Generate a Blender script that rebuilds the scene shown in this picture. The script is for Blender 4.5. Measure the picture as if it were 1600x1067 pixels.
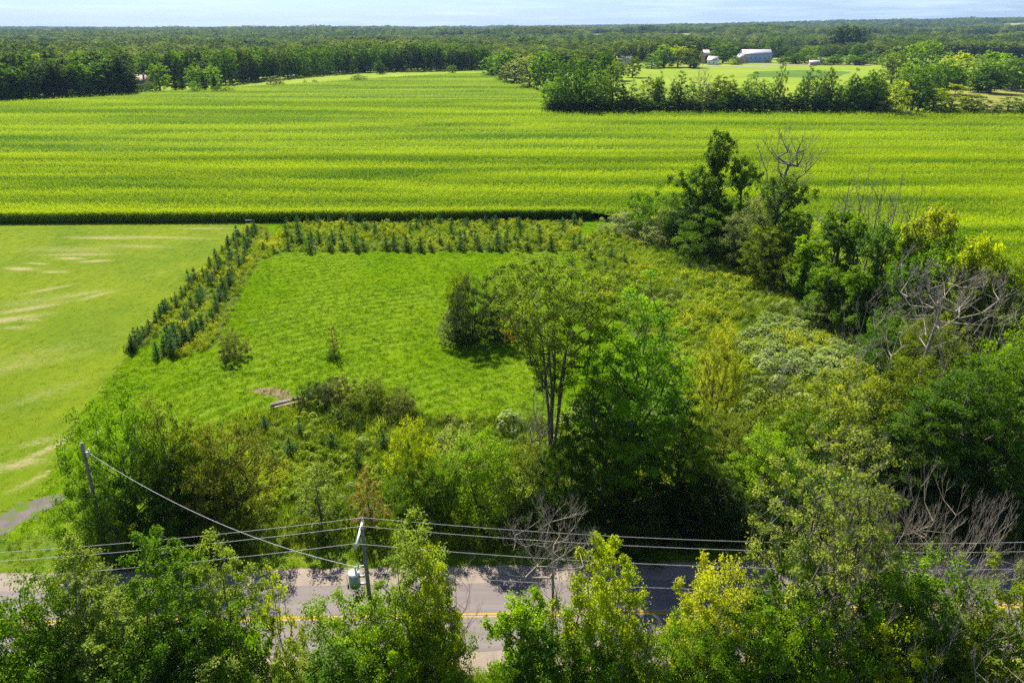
import bpy, math, random
import numpy as np
from mathutils import Vector, Euler

SC = bpy.context.scene
for o in list(bpy.data.objects):
    bpy.data.objects.remove(o)
random.seed(7)
RNG = np.random.default_rng(7)
R = math.radians

# ------------------------------------------------------------------ camera
CAM_H, PITCH, FPX = 40.0, 24.7, 1067.0          # metres, degrees down, focal length in photo pixels (1600 wide)
cd = bpy.data.cameras.new("camera")
cam = bpy.data.objects.new("camera", cd)
SC.collection.objects.link(cam)
cam.location = (0, 0, CAM_H)
cam.rotation_euler = (R(90 - PITCH), 0, 0)
cd.sensor_width = 36.0
cd.lens = 36.0 * FPX / 1600.0
cd.clip_start = 0.5
cd.clip_end = 40000
SC.camera = cam

# ------------------------------------------------------------------ light
SUN_EL, SUN_AZ = 45.0, -22.0                     # azimuth measured from +Y towards +X
wd = bpy.data.worlds.new("World")
SC.world = wd
wd.use_nodes = True
nt = wd.node_tree
nt.nodes.clear()
wo = nt.nodes.new("ShaderNodeOutputWorld")
bg = nt.nodes.new("ShaderNodeBackground")
sky = nt.nodes.new("ShaderNodeTexSky")
sky.sky_type = 'NISHITA'
sky.sun_disc = False
sky.sun_elevation = R(SUN_EL)
sky.sun_rotation = R(SUN_AZ)
sky.altitude = 100
sky.air_density = 1.0
sky.dust_density = 0.6
sky.ozone_density = 1.6
tc = nt.nodes.new("ShaderNodeTexCoord")
mp = nt.nodes.new("ShaderNodeMapping")
mp.inputs['Scale'].default_value = (7, 7, 110)
nz = nt.nodes.new("ShaderNodeTexNoise")
nz.inputs['Scale'].default_value = 1.0
nz.inputs['Detail'].default_value = 7
nz.inputs['Roughness'].default_value = 0.62
mr = nt.nodes.new("ShaderNodeMapRange")
mr.inputs[1].default_value = 0.46
mr.inputs[2].default_value = 0.70
mr.inputs[4].default_value = 0.5
mx = nt.nodes.new("ShaderNodeMixRGB")
mx.inputs[2].default_value = (14.0, 12.0, 9.4, 1)
nt.links.new(tc.outputs['Generated'], mp.inputs[0])
nt.links.new(mp.outputs[0], nz.inputs['Vector'])
nt.links.new(nz.outputs[0], mr.inputs[0])
nt.links.new(mr.outputs[0], mx.inputs[0])
nt.links.new(sky.outputs[0], mx.inputs[1])
tn = nt.nodes.new("ShaderNodeMixRGB")
tn.blend_type = 'MULTIPLY'
tn.inputs[0].default_value = 1.0
tn.inputs[2].default_value = (0.39, 0.53, 0.86, 1)
nt.links.new(mx.outputs[0], tn.inputs[1])
nt.links.new(tn.outputs[0], bg.inputs[0])
bg.inputs[1].default_value = 0.066
nt.links.new(bg.outputs[0], wo.inputs[0])

sd = bpy.data.lights.new("sun", 'SUN')
sd.energy = 5.0
sd.angle = R(0.5)
sd.color = (1.0, 0.93, 0.80)
sun = bpy.data.objects.new("sun", sd)
SC.collection.objects.link(sun)
S = Vector((math.sin(R(SUN_AZ)) * math.cos(R(SUN_EL)), math.cos(R(SUN_AZ)) * math.cos(R(SUN_EL)), math.sin(R(SUN_EL))))
sun.rotation_euler = S.to_track_quat('Z', 'Y').to_euler()
sun.location = (0, 0, 120)

SC.view_settings.view_transform = 'Standard'
SC.view_settings.look = 'None'
SC.view_settings.exposure = 1.5
SC.view_settings.gamma = 1.0
SC.view_settings.use_curve_mapping = False
SC.render.engine = 'CYCLES'
SC.cycles.max_bounces = 8
SC.cycles.diffuse_bounces = 4
SC.cycles.glossy_bounces = 2
SC.cycles.transmission_bounces = 8
SC.cycles.volume_bounces = 0
SC.cycles.transparent_max_bounces = 4
SC.cycles.use_denoising = False
SC.cycles.denoising_input_passes = 'RGB_ALBEDO_NORMAL'

# ------------------------------------------------------------------ geometry of the view (only to read positions off the ground)
TH = R(PITCH)
def dep(py):
    return TH + math.atan((py - 533.5) / FPX)
def gp(px, py, z=0.0):
    Y = (CAM_H - z) / math.tan(dep(py))
    d = Y * math.cos(TH) + (CAM_H - z) * math.sin(TH)
    return ((px - 800.0) / FPX * d, Y)
def up(px, Y, py):
    """x and height of something standing at distance Y whose top shows at px,py"""
    z = CAM_H - Y * math.tan(dep(py))
    d = Y * math.cos(TH) + (CAM_H - z) * math.sin(TH)
    return (px - 800.0) / FPX * d, z, d / FPX

# ------------------------------------------------------------------ helpers
def link(o):
    SC.collection.objects.link(o)
    return o
def tag(o, label=None, cat=None, group=None, kind=None):
    if label: o['label'] = label
    if cat: o['category'] = cat
    if group: o['group'] = group
    if kind: o['kind'] = kind
    return o
def mesh_np(name, V, F, mat=None, smooth=False, attrs=None):
    """V (n,3), F (m,k) with constant k"""
    V = np.asarray(V, dtype=np.float32).reshape(-1, 3)
    F = np.asarray(F, dtype=np.int32)
    me = bpy.data.meshes.new(name)
    m, k = F.shape
    me.vertices.add(len(V)); me.vertices.foreach_set("co", V.ravel())
    me.loops.add(m * k); me.loops.foreach_set("vertex_index", F.ravel())
    me.polygons.add(m)
    me.polygons.foreach_set("loop_start", np.arange(0, m * k, k, dtype=np.int32))
    if smooth:
        me.polygons.foreach_set("use_smooth", np.ones(m, dtype=bool))
    me.update(calc_edges=True)
    for an, (dom, vals) in (attrs or {}).items():
        a = me.attributes.new(an, 'FLOAT', dom)
        a.data.foreach_set("value", np.asarray(vals, dtype=np.float32).ravel())
    if mat: me.materials.append(mat)
    return me
def join_np(parts):
    Vs, Fs, n = [], [], 0
    for V, F in parts:
        Vs.append(V); Fs.append(np.asarray(F) + n); n += len(V)
    return np.concatenate(Vs), np.concatenate(Fs)
def obj(name, me, parent=None, loc=(0, 0, 0), color=None):
    o = bpy.data.objects.new(name, me); link(o)
    o.location = loc
    if parent is not None: o.parent = parent
    if color: o.color = (*color, 1)
    return o
def empty(name, loc, rz=0, sc=(1, 1, 1)):
    o = bpy.data.objects.new(name, None); link(o)
    o.location = loc; o.rotation_euler = (0, 0, rz); o.scale = sc
    o.empty_display_size = 0.5
    return o
def box(x0, x1, y0, y1, z0, z1):
    V = np.array([(x, y, z) for z in (z0, z1) for y in (y0, y1) for x in (x0, x1)], float)
    F = np.array([(0, 2, 3, 1), (4, 5, 7, 6), (0, 1, 5, 4), (2, 6, 7, 3), (0, 4, 6, 2), (1, 3, 7, 5)])
    return V, F
def tubes(P0, P1, R0, R1, S=5):
    P0, P1 = np.asarray(P0, float), np.asarray(P1, float)
    R0, R1 = np.asarray(R0, float), np.asarray(R1, float)
    d = P1 - P0
    L = np.linalg.norm(d, axis=1, keepdims=True) + 1e-9
    d = d / L
    ref = np.where(np.abs(d[:, 2:3]) > 0.9, np.array([[1., 0, 0]]), np.array([[0., 0, 1]]))
    a = np.cross(d, ref); a /= np.linalg.norm(a, axis=1, keepdims=True) + 1e-9
    b = np.cross(d, a)
    th = np.arange(S) * 2 * math.pi / S
    ring = a[:, None, :] * np.cos(th)[None, :, None] + b[:, None, :] * np.sin(th)[None, :, None]
    V0 = P0[:, None, :] + ring * R0[:, None, None]
    V1 = P1[:, None, :] + ring * R1[:, None, None]
    V = np.concatenate([V0, V1], axis=1)                     # E, 2S, 3
    i = np.arange(S); j = (i + 1) % S
    f = np.stack([i, j, j + S, i + S], axis=1)               # S,4
    F = f[None] + (np.arange(len(P0)) * 2 * S)[:, None, None]
    return V.reshape(-1, 3), F.reshape(-1, 4)
def lathe(prof, S=12, c=(0, 0, 0)):
    V = []; F = []
    for r, z in prof:
        for k in range(S):
            t = 2 * math.pi * k / S
            V.append((c[0] + r * math.cos(t), c[1] + r * math.sin(t), c[2] + z))
    for q in range(len(prof) - 1):
        for k in range(S):
            F.append((q * S + k, q * S + (k + 1) % S, (q + 1) * S + (k + 1) % S, (q + 1) * S + k))
    return np.array(V), np.array(F)
def unit(v):
    return v / (np.linalg.norm(v, axis=-1, keepdims=True) + 1e-9)

# ------------------------------------------------------------------ materials
class NT:
    def __init__(s, name):
        s.m = bpy.data.materials.new(name); s.m.use_nodes = True
        s.t = s.m.node_tree; s.t.nodes.clear()
        s.out = s.n("ShaderNodeOutputMaterial")
    def n(s, typ, **kw):
        x = s.t.nodes.new(typ)
        for k, v in kw.items(): setattr(x, k, v)
        return x
    def set(s, sock, v):
        if isinstance(v, bpy.types.NodeSocket): s.t.links.new(v, sock)
        elif v is not None:
            if sock.type == 'RGBA' and len(v) == 3: v = (*v, 1)
            sock.default_value = v
    def pos(s, scale=(1, 1, 1), rot=0.0):
        g = s.n("ShaderNodeNewGeometry"); m = s.n("ShaderNodeMapping")
        s.t.links.new(g.outputs['Position'], m.inputs[0]); m.inputs['Scale'].default_value = scale
        m.inputs['Rotation'].default_value = (0, 0, rot)
        return m.outputs[0]
    def noise(s, vec, scale=1.0, detail=3, rough=0.5, dist=0.0):
        x = s.n("ShaderNodeTexNoise"); s.set(x.inputs['Vector'], vec)
        x.inputs['Scale'].default_value = scale; x.inputs['Detail'].default_value = detail
        x.inputs['Roughness'].default_value = rough; x.inputs['Distortion'].default_value = dist
        return x.outputs[0]
    def rng(s, v, a, b, c=0.0, d=1.0):
        x = s.n("ShaderNodeMapRange"); s.set(x.inputs[0], v)
        for i, q in enumerate((a, b, c, d)): x.inputs[i + 1].default_value = q
        return x.outputs[0]
    def mix(s, f, a, b, blend='MIX'):
        x = s.n("ShaderNodeMixRGB", blend_type=blend)
        s.set(x.inputs[0], f); s.set(x.inputs[1], a); s.set(x.inputs[2], b)
        return x.outputs[0]
    def math(s, op, a, b=None):
        x = s.n("ShaderNodeMath", operation=op)
        s.set(x.inputs[0], a)
        if b is not None: s.set(x.inputs[1], b)
        return x.outputs[0]
    def attr(s, name):
        return s.n("ShaderNodeAttribute", attribute_name=name).outputs['Fac']
    def bump(s, h, strength=0.5, dist=0.1):
        x = s.n("ShaderNodeBump"); s.set(x.inputs['Height'], h)
        x.inputs['Strength'].default_value = strength; x.inputs['Distance'].default_value = dist
        return x.outputs[0]
    def pbr(s, col, rough=0.8, metal=0.0, nrm=None, spec=0.3):
        x = s.n("ShaderNodeBsdfPrincipled")
        s.set(x.inputs['Base Color'], col); s.set(x.inputs['Roughness'], rough)
        x.inputs['Metallic'].default_value = metal
        x.inputs['Specular IOR Level'].default_value = spec
        if nrm is not None: s.set(x.inputs['Normal'], nrm)
        s.t.links.new(x.outputs[0], s.out.inputs[0])
        return s.m
    def leaf(s, col, trans=0.45, tcol=(1.2, 1.3, 0.35), gloss=0.005, rough=0.45, nrm=None):
        d = s.n("ShaderNodeBsdfDiffuse"); s.set(d.inputs[0], col)
        t = s.n("ShaderNodeBsdfTranslucent"); s.set(t.inputs[0], s.mix(1.0, col, tcol, 'MULTIPLY'))
        g = s.n("ShaderNodeBsdfAnisotropic"); g.inputs['Roughness'].default_value = rough
        g.inputs[0].default_value = (0.9, 0.95, 0.9, 1)
        if nrm is not None:
            for q in (d, g): s.set(q.inputs['Normal'], nrm)
        m1 = s.n("ShaderNodeMixShader"); m1.inputs[0].default_value = trans
        m2 = s.n("ShaderNodeMixShader"); m2.inputs[0].default_value = gloss
        s.t.links.new(d.outputs[0], m1.inputs[1]); s.t.links.new(t.outputs[0], m1.inputs[2])
        s.t.links.new(m1.outputs[0], m2.inputs[1]); s.t.links.new(g.outputs[0], m2.inputs[2])
        s.t.links.new(m2.outputs[0], s.out.inputs[0])
        return s.m
def objcolor(s):
    return s.n("ShaderNodeObjectInfo").outputs['Color']
def objrandom(s):
    return s.n("ShaderNodeObjectInfo").outputs['Random']

def mat_tree_leaf():
    s = NT("tree_leaf")
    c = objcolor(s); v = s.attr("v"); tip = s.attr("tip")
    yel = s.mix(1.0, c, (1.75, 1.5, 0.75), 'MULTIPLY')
    drk = s.mix(1.0, c, (0.38, 0.46, 0.6), 'MULTIPLY')  # random darker leaves, deepened to paint shading contrast into the crowns
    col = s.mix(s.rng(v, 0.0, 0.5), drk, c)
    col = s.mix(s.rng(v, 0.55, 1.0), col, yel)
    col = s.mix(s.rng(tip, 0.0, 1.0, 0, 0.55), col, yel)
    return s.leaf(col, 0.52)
def mat_mass_leaf(name, cols, tr=0.4):
    """foliage of far woods: tint from the place it stands in and from the single tree"""
    s = NT(name)
    n1 = s.rng(s.noise(s.pos((1, 1, 0)), 0.0045, 4), 0.42, 0.58)
    r = objrandom(s)
    col = s.mix(n1, cols[0], cols[1])
    col = s.mix(s.rng(r, 0.55, 1.0), col, cols[2])
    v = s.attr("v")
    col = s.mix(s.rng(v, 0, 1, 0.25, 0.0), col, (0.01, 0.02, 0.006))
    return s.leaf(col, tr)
def mat_bark(name, c1, c2):
    s = NT(name)
    n = s.noise(s.pos((6, 6, 1.2)), 1.0, 5, 0.65)
    return s.pbr(s.mix(s.rng(n, 0.35, 0.65), c1, c2), 0.9, nrm=s.bump(n, 0.6, 0.05))
M = {}
M['leaf'] = mat_tree_leaf()
M['bark'] = mat_bark("bark", (0.055, 0.045, 0.036), (0.17, 0.145, 0.12))
M['dead'] = mat_bark("weathered_dead_wood", (0.15, 0.125, 0.09), (0.36, 0.31, 0.24))
M['far_leaf'] = mat_mass_leaf("far_wood_leaf", ((0.035, 0.075, 0.012), (0.12, 0.18, 0.014), (0.26, 0.31, 0.03)))
M['snag'] = mat_bark('snag_wood', (0.07, 0.058, 0.05), (0.20, 0.175, 0.155))
def mat_corn():
    s = NT("corn_leaf")
    w = s.noise(s.pos((1, 1, 0)), 0.03, 2)
    band = s.noise(s.pos((0.006, 0.088, 0), 0.022), 1.0, 6, 0.66, 0.8)
    big = s.noise(s.pos((0.4, 1, 0)), 0.012, 3)
    v = s.attr("v")
    fine = s.noise(s.pos((0.02, 0.42, 0), 0.022), 1.0, 3, 0.6)
    band = s.math('ADD', s.math('MULTIPLY', band, 0.78), s.math('MULTIPLY', fine, 0.22))
    col = s.mix(s.rng(band, 0.43, 0.57), (0.074, 0.180, 0.002), (0.325, 0.440, 0.002))
    col = s.mix(s.rng(big, 0.5, 0.72, 0, 0.45), col, (0.10, 0.19, 0.02))
    col = s.mix(s.rng(v, 0.85, 1.0, 0.0, 0.6), col, (0.36, 0.38, 0.02))
    return s.leaf(col, 0.55, (1.15, 1.15, 0.2), 0.003, 0.5)
M['corn'] = mat_corn()
def mat_canopy():
    s = NT("corn_canopy")
    band = s.noise(s.pos((0.006, 0.088, 0), 0.022), 1.0, 6, 0.66, 0.8)
    f = s.noise(s.pos((0.5, 2.2, 0)), 1.0, 4, 0.7)
    col = s.mix(s.rng(band, 0.43, 0.57), (0.055, 0.13, 0.001), (0.19, 0.265, 0.001))
    col = s.mix(s.rng(f, 0.35, 0.65), s.mix(1.0, col, (0.45, 0.5, 0.5), 'MULTIPLY'), col)
    return s.pbr(col, 1.0, nrm=s.bump(f, 1.0, 0.6), spec=0.05)
M['canopy'] = mat_canopy()
def mat_tuft(name, a, b, c, sc=0.09, tr=0.4):
    s = NT(name)
    n1 = s.noise(s.pos((1, 1, 0)), sc, 4, 0.6)
    v = s.attr("v"); r = objrandom(s)
    col = s.mix(s.rng(n1, 0.38, 0.62), a, b)
    col = s.mix(s.rng(s.math('ADD', v, r), 1.1, 1.9), col, c)
    return s.leaf(col, tr, gloss=0.004)
M['grass_tuft'] = mat_tuft("lot_grass_blade", (0.078, 0.165, 0.003), (0.112, 0.200, 0.004), (0.17, 0.24, 0.02), 0.12)
M['lawn_tuft'] = mat_tuft('lawn_blade', (0.08, 0.14, 0.003), (0.14, 0.19, 0.004), (0.22, 0.25, 0.03), 0.06)
M['weed'] = mat_tuft("weed_leaf", (0.14, 0.22, 0.010), (0.26, 0.33, 0.016), (0.38, 0.42, 0.09))
M['weed_gold'] = mat_tuft("goldenrod", (0.19, 0.25, 0.012), (0.33, 0.37, 0.02), (0.52, 0.50, 0.03))
M['weed_pale'] = mat_tuft("pale_creeper_leaf", (0.15, 0.22, 0.05), (0.25, 0.32, 0.10), (0.40, 0.44, 0.22))
M['weed_dark'] = mat_tuft("ditch_weed", (0.06, 0.11, 0.008), (0.12, 0.17, 0.010), (0.19, 0.19, 0.03))

def mat_lot():
    s = NT("lot_grass")
    p = s.pos()
    n1 = s.noise(p, 0.10, 5, 0.65, 0.4); n2 = s.noise(p, 2.4, 5, 0.75)
    mow = s.attr("mow"); dirt = s.attr("dry")
    col = s.mix(s.rng(n1, 0.35, 0.65), (0.066, 0.132, 0.002), (0.102, 0.168, 0.003))
    col = s.mix(s.rng(n2, 0.42, 0.72, 0, .6), col, (0.075, 0.15, 0.002))
    col = s.mix(s.rng(s.math('MULTIPLY', mow, n2), 0.15, 0.60, 0, 0.6), col, (0.19, 0.235, 0.03))
    n3 = s.noise(p, 1.1, 5, 0.7)
    d = s.rng(s.math('ADD', dirt, s.math('MULTIPLY', n3, 0.7)), 0.75, 1.05)
    col = s.mix(d, col, (0.20, 0.145, 0.09))
    return s.pbr(col, 1.0, nrm=s.bump(n2, 0.8, 0.2), spec=0.0)
M['lot'] = mat_lot()
def mat_lawn():
    s = NT("mown_lawn")
    p = s.pos()
    n1 = s.noise(p, 0.06, 4, 0.6, 0.6); n2 = s.noise(p, 3.0, 5, 0.75)
    st = s.noise(s.pos((1.3, 0.16, 0), R(-24)), 1.0, 6, 0.8, 0.6)
    n5 = s.noise(p, 0.8, 6, 0.8)
    dry = s.attr("dry")
    col = s.mix(s.rng(n1, 0.35, 0.65), (0.074, 0.122, 0.002), (0.128, 0.162, 0.003))
    col = s.mix(s.rng(st, 0.45, 0.7, 0, 0.38), col, (0.165, 0.195, 0.018))
    col = s.mix(s.rng(n5, 0.42, 0.66, 0, 0.55), col, (0.085, 0.15, 0.003))
    col = s.mix(s.rng(n2, 0.45, 0.8, 0, 0.5), col, (0.07, 0.12, 0.005))
    n4 = s.noise(s.pos((0.8, 2.4, 0), R(-12)), 1.0, 9, 0.85, 0.8)
    d = s.rng(s.math('ADD', s.math('MULTIPLY', dry, 1.0), s.math('MULTIPLY', s.math('ADD', n4, n2), 2.2)), 2.52, 3.25, 0, 0.9)
    col = s.mix(d, col, (0.27, 0.21, 0.12))
    return s.pbr(col, 1.0, nrm=s.bump(n2, 0.5, 0.15), spec=0.05)
M['lawn'] = mat_lawn()
def mat_ground(name, a, b, c, sc=0.25, bd=0.3, st=0.8, det=5):
    s = NT(name)
    p = s.pos()
    n1 = s.noise(p, sc, det, 0.65, 0.5); n2 = s.noise(p, sc * 12, 4, 0.7)
    col = s.mix(s.rng(n1, 0.35, 0.65), a, b)
    col = s.mix(s.rng(n2, 0.45, 0.75), col, c)
    return s.pbr(col, 1.0, nrm=s.bump(n2, st, bd), spec=0.05)
def mat_base():
    s = NT("rough_ground"); p = s.pos()
    n1 = s.noise(p, 0.25, 5, 0.65, 0.5); n2 = s.noise(p, 3.0, 4, 0.7); n3 = s.noise(s.pos((1, 1, 0)), 0.0035, 2)
    col = s.mix(s.rng(n1, 0.35, 0.65), (0.05, 0.09, 0.008), (0.085, 0.12, 0.012))
    col = s.mix(s.rng(n2, 0.45, 0.75), col, (0.04, 0.06, 0.012))
    d = s.n("ShaderNodeVectorMath", operation='LENGTH'); s.set(d.inputs[0], p)
    field = s.mix(s.rng(n3, 0.4, 0.6), (0.10, 0.16, 0.02), (0.22, 0.22, 0.06))
    col = s.mix(s.rng(d.outputs['Value'], 900, 1100), col, field)
    return s.pbr(col, 1.0, nrm=s.bump(n2, 0.8, 0.3), spec=0.03)
M['ground'] = mat_base()
M['meadow'] = mat_ground("meadow_floor", (0.05, 0.085, 0.008), (0.09, 0.13, 0.012), (0.04, 0.06, 0.01), 0.4)
M['verge'] = mat_ground("verge_grass", (0.075, 0.14, 0.007), (0.12, 0.18, 0.01), (0.08, 0.10, 0.02), 0.4)
M['pasture'] = mat_ground("pasture_grass", (0.13, 0.20, 0.010), (0.19, 0.25, 0.015), (0.15, 0.19, 0.02), 0.015, 0.3, 0.3)
M['yellow_field'] = mat_ground("ripe_field", (0.15, 0.17, 0.025), (0.21, 0.19, 0.05), (0.17, 0.17, 0.04), 0.02, 0.3, 0.3)
M['crop_field'] = mat_ground("dark_crop", (0.055, 0.11, 0.012), (0.08, 0.15, 0.015), (0.06, 0.11, 0.012), 0.02, 0.3, 0.3)
M['track'] = mat_ground("farm_track_gravel", (0.20, 0.17, 0.12), (0.27, 0.24, 0.18), (0.18, 0.18, 0.10), 0.1)
def mat_gravel(name, a, b, c, green=None):
    s = NT(name)
    p = s.pos()
    n1 = s.noise(p, 0.5, 5, 0.7, 0.5); n2 = s.noise(p, 14, 4, 0.8)
    col = s.mix(s.rng(n1, 0.35, 0.65), a, b)
    col = s.mix(s.rng(n2, 0.5, 0.75, 0, 0.7), col, c)
    if green:
        col = s.mix(s.rng(s.noise(p, 0.9, 4, 0.7), 0.48, 0.58), col, green)
    return s.pbr(col, 0.95, nrm=s.bump(n2, 0.6, 0.03), spec=0.1)
M['shoulder'] = mat_gravel("shoulder_gravel", (0.19, 0.155, 0.125), (0.25, 0.205, 0.165), (0.13, 0.11, 0.09))
M['drive'] = mat_gravel("driveway_gravel", (0.09, 0.075, 0.07), (0.14, 0.12, 0.11), (0.06, 0.05, 0.05), (0.07, 0.12, 0.01))
def mat_asphalt():
    s = NT("worn_asphalt")
    p = s.pos()
    n1 = s.noise(s.pos((0.05, 1.2, 0)), 1.0, 4, 0.6); n2 = s.noise(p, 22, 3, 0.8); n3 = s.noise(p, 0.7, 5, 0.6, 1.0)
    col = s.mix(s.rng(n1, 0.35, 0.65), (0.125, 0.108, 0.105), (0.160, 0.138, 0.132))
    col = s.mix(s.rng(n2, 0.5, 0.8, 0, 0.5), col, (0.09, 0.08, 0.078))
    vo = s.n("ShaderNodeTexVoronoi", feature='DISTANCE_TO_EDGE')
    s.set(vo.inputs['Vector'], s.mix(0.25, p, s.n("ShaderNodeTexNoise").outputs['Color'])); vo.inputs['Scale'].default_value = 0.22
    crack = s.rng(vo.outputs[0], 0.0, 0.006, 0.55, 0.0)
    col = s.mix(s.math('MULTIPLY', crack, s.rng(n3, 0.45, 0.6)), col, (0.05, 0.045, 0.04))
    return s.pbr(col, 0.85, nrm=s.bump(n2, 0.3, 0.01), spec=0.2)
M['asphalt'] = mat_asphalt()
def mat_plain(name, c, rough=0.6, metal=0.0, var=0.15):
    s = NT(name)
    n = s.noise(s.pos((1, 1, 1)), 3.0, 4, 0.6)
    col = s.mix(s.rng(n, 0.35, 0.65), tuple(q * (1 - var) for q in c), tuple(min(1, q * (1 + var)) for q in c))
    return s.pbr(col, rough, metal)
M['paint_yellow'] = mat_gravel("yellow_line_paint", (0.46, 0.28, 0.015), (0.40, 0.25, 0.02), (0.28, 0.21, 0.08))
M['pole'] = mat_bark("pole_wood", (0.15, 0.13, 0.10), (0.27, 0.24, 0.19))
M['steel'] = mat_plain("galvanised_steel", (0.55, 0.56, 0.57), 0.45, 0.5)
M['tank'] = mat_plain("transformer_paint", (0.36, 0.42, 0.43), 0.5)
M['lid'] = mat_plain("transformer_lid_lit", (0.72, 0.74, 0.74), 0.45)  # paler than the tank: sunlight on the top put into the colour
M['porcelain'] = mat_plain("porcelain", (0.60, 0.60, 0.60), 0.25)
M['black'] = mat_plain("black_rubber", (0.03, 0.03, 0.03), 0.6)
M['wire'] = mat_plain("aluminium_wire", (0.42, 0.42, 0.43), 0.6, 0.0)
M['barn_wall'] = mat_plain("barn_cladding", (0.34, 0.42, 0.55), 0.6, 0, 0.08)
M['barn_red'] = mat_plain("barn_boards", (0.50, 0.30, 0.25), 0.7)
M['roof_white'] = mat_plain("pale_metal_roof", (0.42, 0.40, 0.42), 0.4, 0.2, 0.06)
M['roof_pink'] = mat_plain("pinkish_roof", (0.40, 0.33, 0.35), 0.5)
M['roof_brown'] = mat_plain("brown_shingles", (0.20, 0.15, 0.125), 0.8)
M['brick'] = mat_plain("red_brick", (0.34, 0.20, 0.15), 0.8)
M['white'] = mat_plain("white_siding", (0.78, 0.78, 0.76), 0.6, 0, 0.05)
M['window'] = mat_plain("dark_window_glass", (0.04, 0.05, 0.06), 0.15)
M['dirt'] = mat_gravel("dry_soil", (0.30, 0.22, 0.15), (0.42, 0.32, 0.22), (0.18, 0.13, 0.09))

# ------------------------------------------------------------------ terrain
def fbm(x, y, seed=0):
    r = np.random.default_rng(seed); out = 0 * x; a = 1.0; f = 1.0
    for _ in range(4):
        for _ in range(3):
            t = r.uniform(0, 2 * math.pi); p = r.uniform(0, 6.28)
            out = out + a * np.sin((x * math.cos(t) + y * math.sin(t)) * f + p) / 3
        a *= 0.5; f *= 2.1
    return out
def sstep(a, b, v):
    t = np.clip((v - a) / (b - a), 0, 1); return t * t * (3 - 2 * t)
def terrain(x, y):
    x = np.asarray(x, float); y = np.asarray(y, float)
    D = np.hypot(x, y)
    k = sstep(1050, 2600, D)
    side = sstep(-0.25, 0.75, x / (np.abs(y) + 1))
    h = k * (13 * fbm(x / 620, y / 300, 3)) + sstep(1500, 7000, D) * (12 + 62 * side + 9 * fbm(x / 1100, y / 900, 5))
    return h * (y > 0) 
# ground sheet: fan of rings, flat round the lot and rolling far out
ra = np.concatenate([[0, 60, 150, 400, 700], np.linspace(1000, 4000, 36), np.linspace(4200, 12000, 34)])
na = 160
V = []; F = []
for r in ra:
    for k in range(na):
        t = 2 * math.pi * k / na
        V.append((r * math.cos(t), r * math.sin(t)))
V = np.array(V); Z = terrain(V[:, 0], V[:, 1])
for i in range(len(ra) - 1):
    for k in range(na):
        F.append((i * na + k, (i + 1) * na + k, (i + 1) * na + (k + 1) % na, i * na + (k + 1) % na))
tag(obj("ground", mesh_np("ground", np.c_[V, Z], F, M['ground'], True)), kind='structure')

def poly_sheet(name, pts, z, mat, wob=0.6, step=3.0, kind='structure'):
    """polygon with an uneven edge"""
    out = []
    n = len(pts)
    for i in range(n):
        a = np.array(pts[i]); b = np.array(pts[(i + 1) % n])
        L = np.linalg.norm(b - a); m = max(1, int(L / step))
        for q in range(m):
            p = a + (b - a) * q / m
            if q: p = p + RNG.normal(0, wob, 2)
            out.append(p)
    me = bpy.data.meshes.new(name)
    me.from_pydata([(p[0], p[1], z) for p in out], [], [tuple(range(len(out)))])
    me.update(); me.materials.append(mat)
    o = obj(name, me)
    if me.polygons[0].normal.z < 0: me.flip_normals()
    return tag(o, kind=kind)
def inpoly(x, y, pts):
    pts = np.asarray(pts); c = np.zeros(len(x), bool)
    n = len(pts); j = n - 1
    for i in range(n):
        xi, yi = pts[i]; xj, yj = pts[j]
        cond = ((yi > y) != (yj > y)) & (x < (xj - xi) * (y - yi) / (yj - yi + 1e-12) + xi)
        c ^= cond; j = i
    return c
def G(*pp): return [gp(x, y) for x, y in pp]
def in_box_poly(pts, n_per_m2, seed=1):
    r = np.random.default_rng(seed); P = np.asarray(pts)
    x0, y0 = P.min(0); x1, y1 = P.max(0)
    n = int((x1 - x0) * (y1 - y0) * n_per_m2)
    x = r.uniform(x0, x1, n); y = r.uniform(y0, y1, n)
    k = inpoly(x, y, pts)
    return x[k], y[k]
def sheet_grid(name, pts, z, mat, cell, attrs_fn):
    """polygon cut out of a fine grid so it can carry wear marks per vertex"""
    P = np.asarray(pts); x0, y0 = P.min(0) - cell; x1, y1 = P.max(0) + cell
    nx = int((x1 - x0) / cell) + 1; ny = int((y1 - y0) / cell) + 1
    X, Yy = np.meshgrid(x0 + np.arange(nx) * cell, y0 + np.arange(ny) * cell)
    i, j = np.meshgrid(np.arange(nx - 1), np.arange(ny - 1))
    f = np.stack([j * nx + i, j * nx + i + 1, (j + 1) * nx + i + 1, (j + 1) * nx + i], -1).reshape(-1, 4)
    cx = X.ravel()[f].mean(1); cy = Yy.ravel()[f].mean(1)
    k = inpoly(cx + 0.5 * np.sin(cy * 1.7) * cell, cy + 0.5 * np.sin(cx * 1.3) * cell, pts)
    f = f[k]
    used, inv = np.unique(f, return_inverse=True)
    V = np.c_[X.ravel()[used], Yy.ravel()[used], np.full(len(used), z)]
    at = {n: ('POINT', v) for n, v in attrs_fn(V[:, 0], V[:, 1]).items()}
    return tag(obj(name, mesh_np(name, V, inv.reshape(-1, 4), mat, False, at)), kind='structure')

ROAD = lambda x: 37.95 + 0.023 * x              # centre line of the road
CORN = lambda x: 153.2 + 0.022 * x               # front edge of the corn
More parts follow.
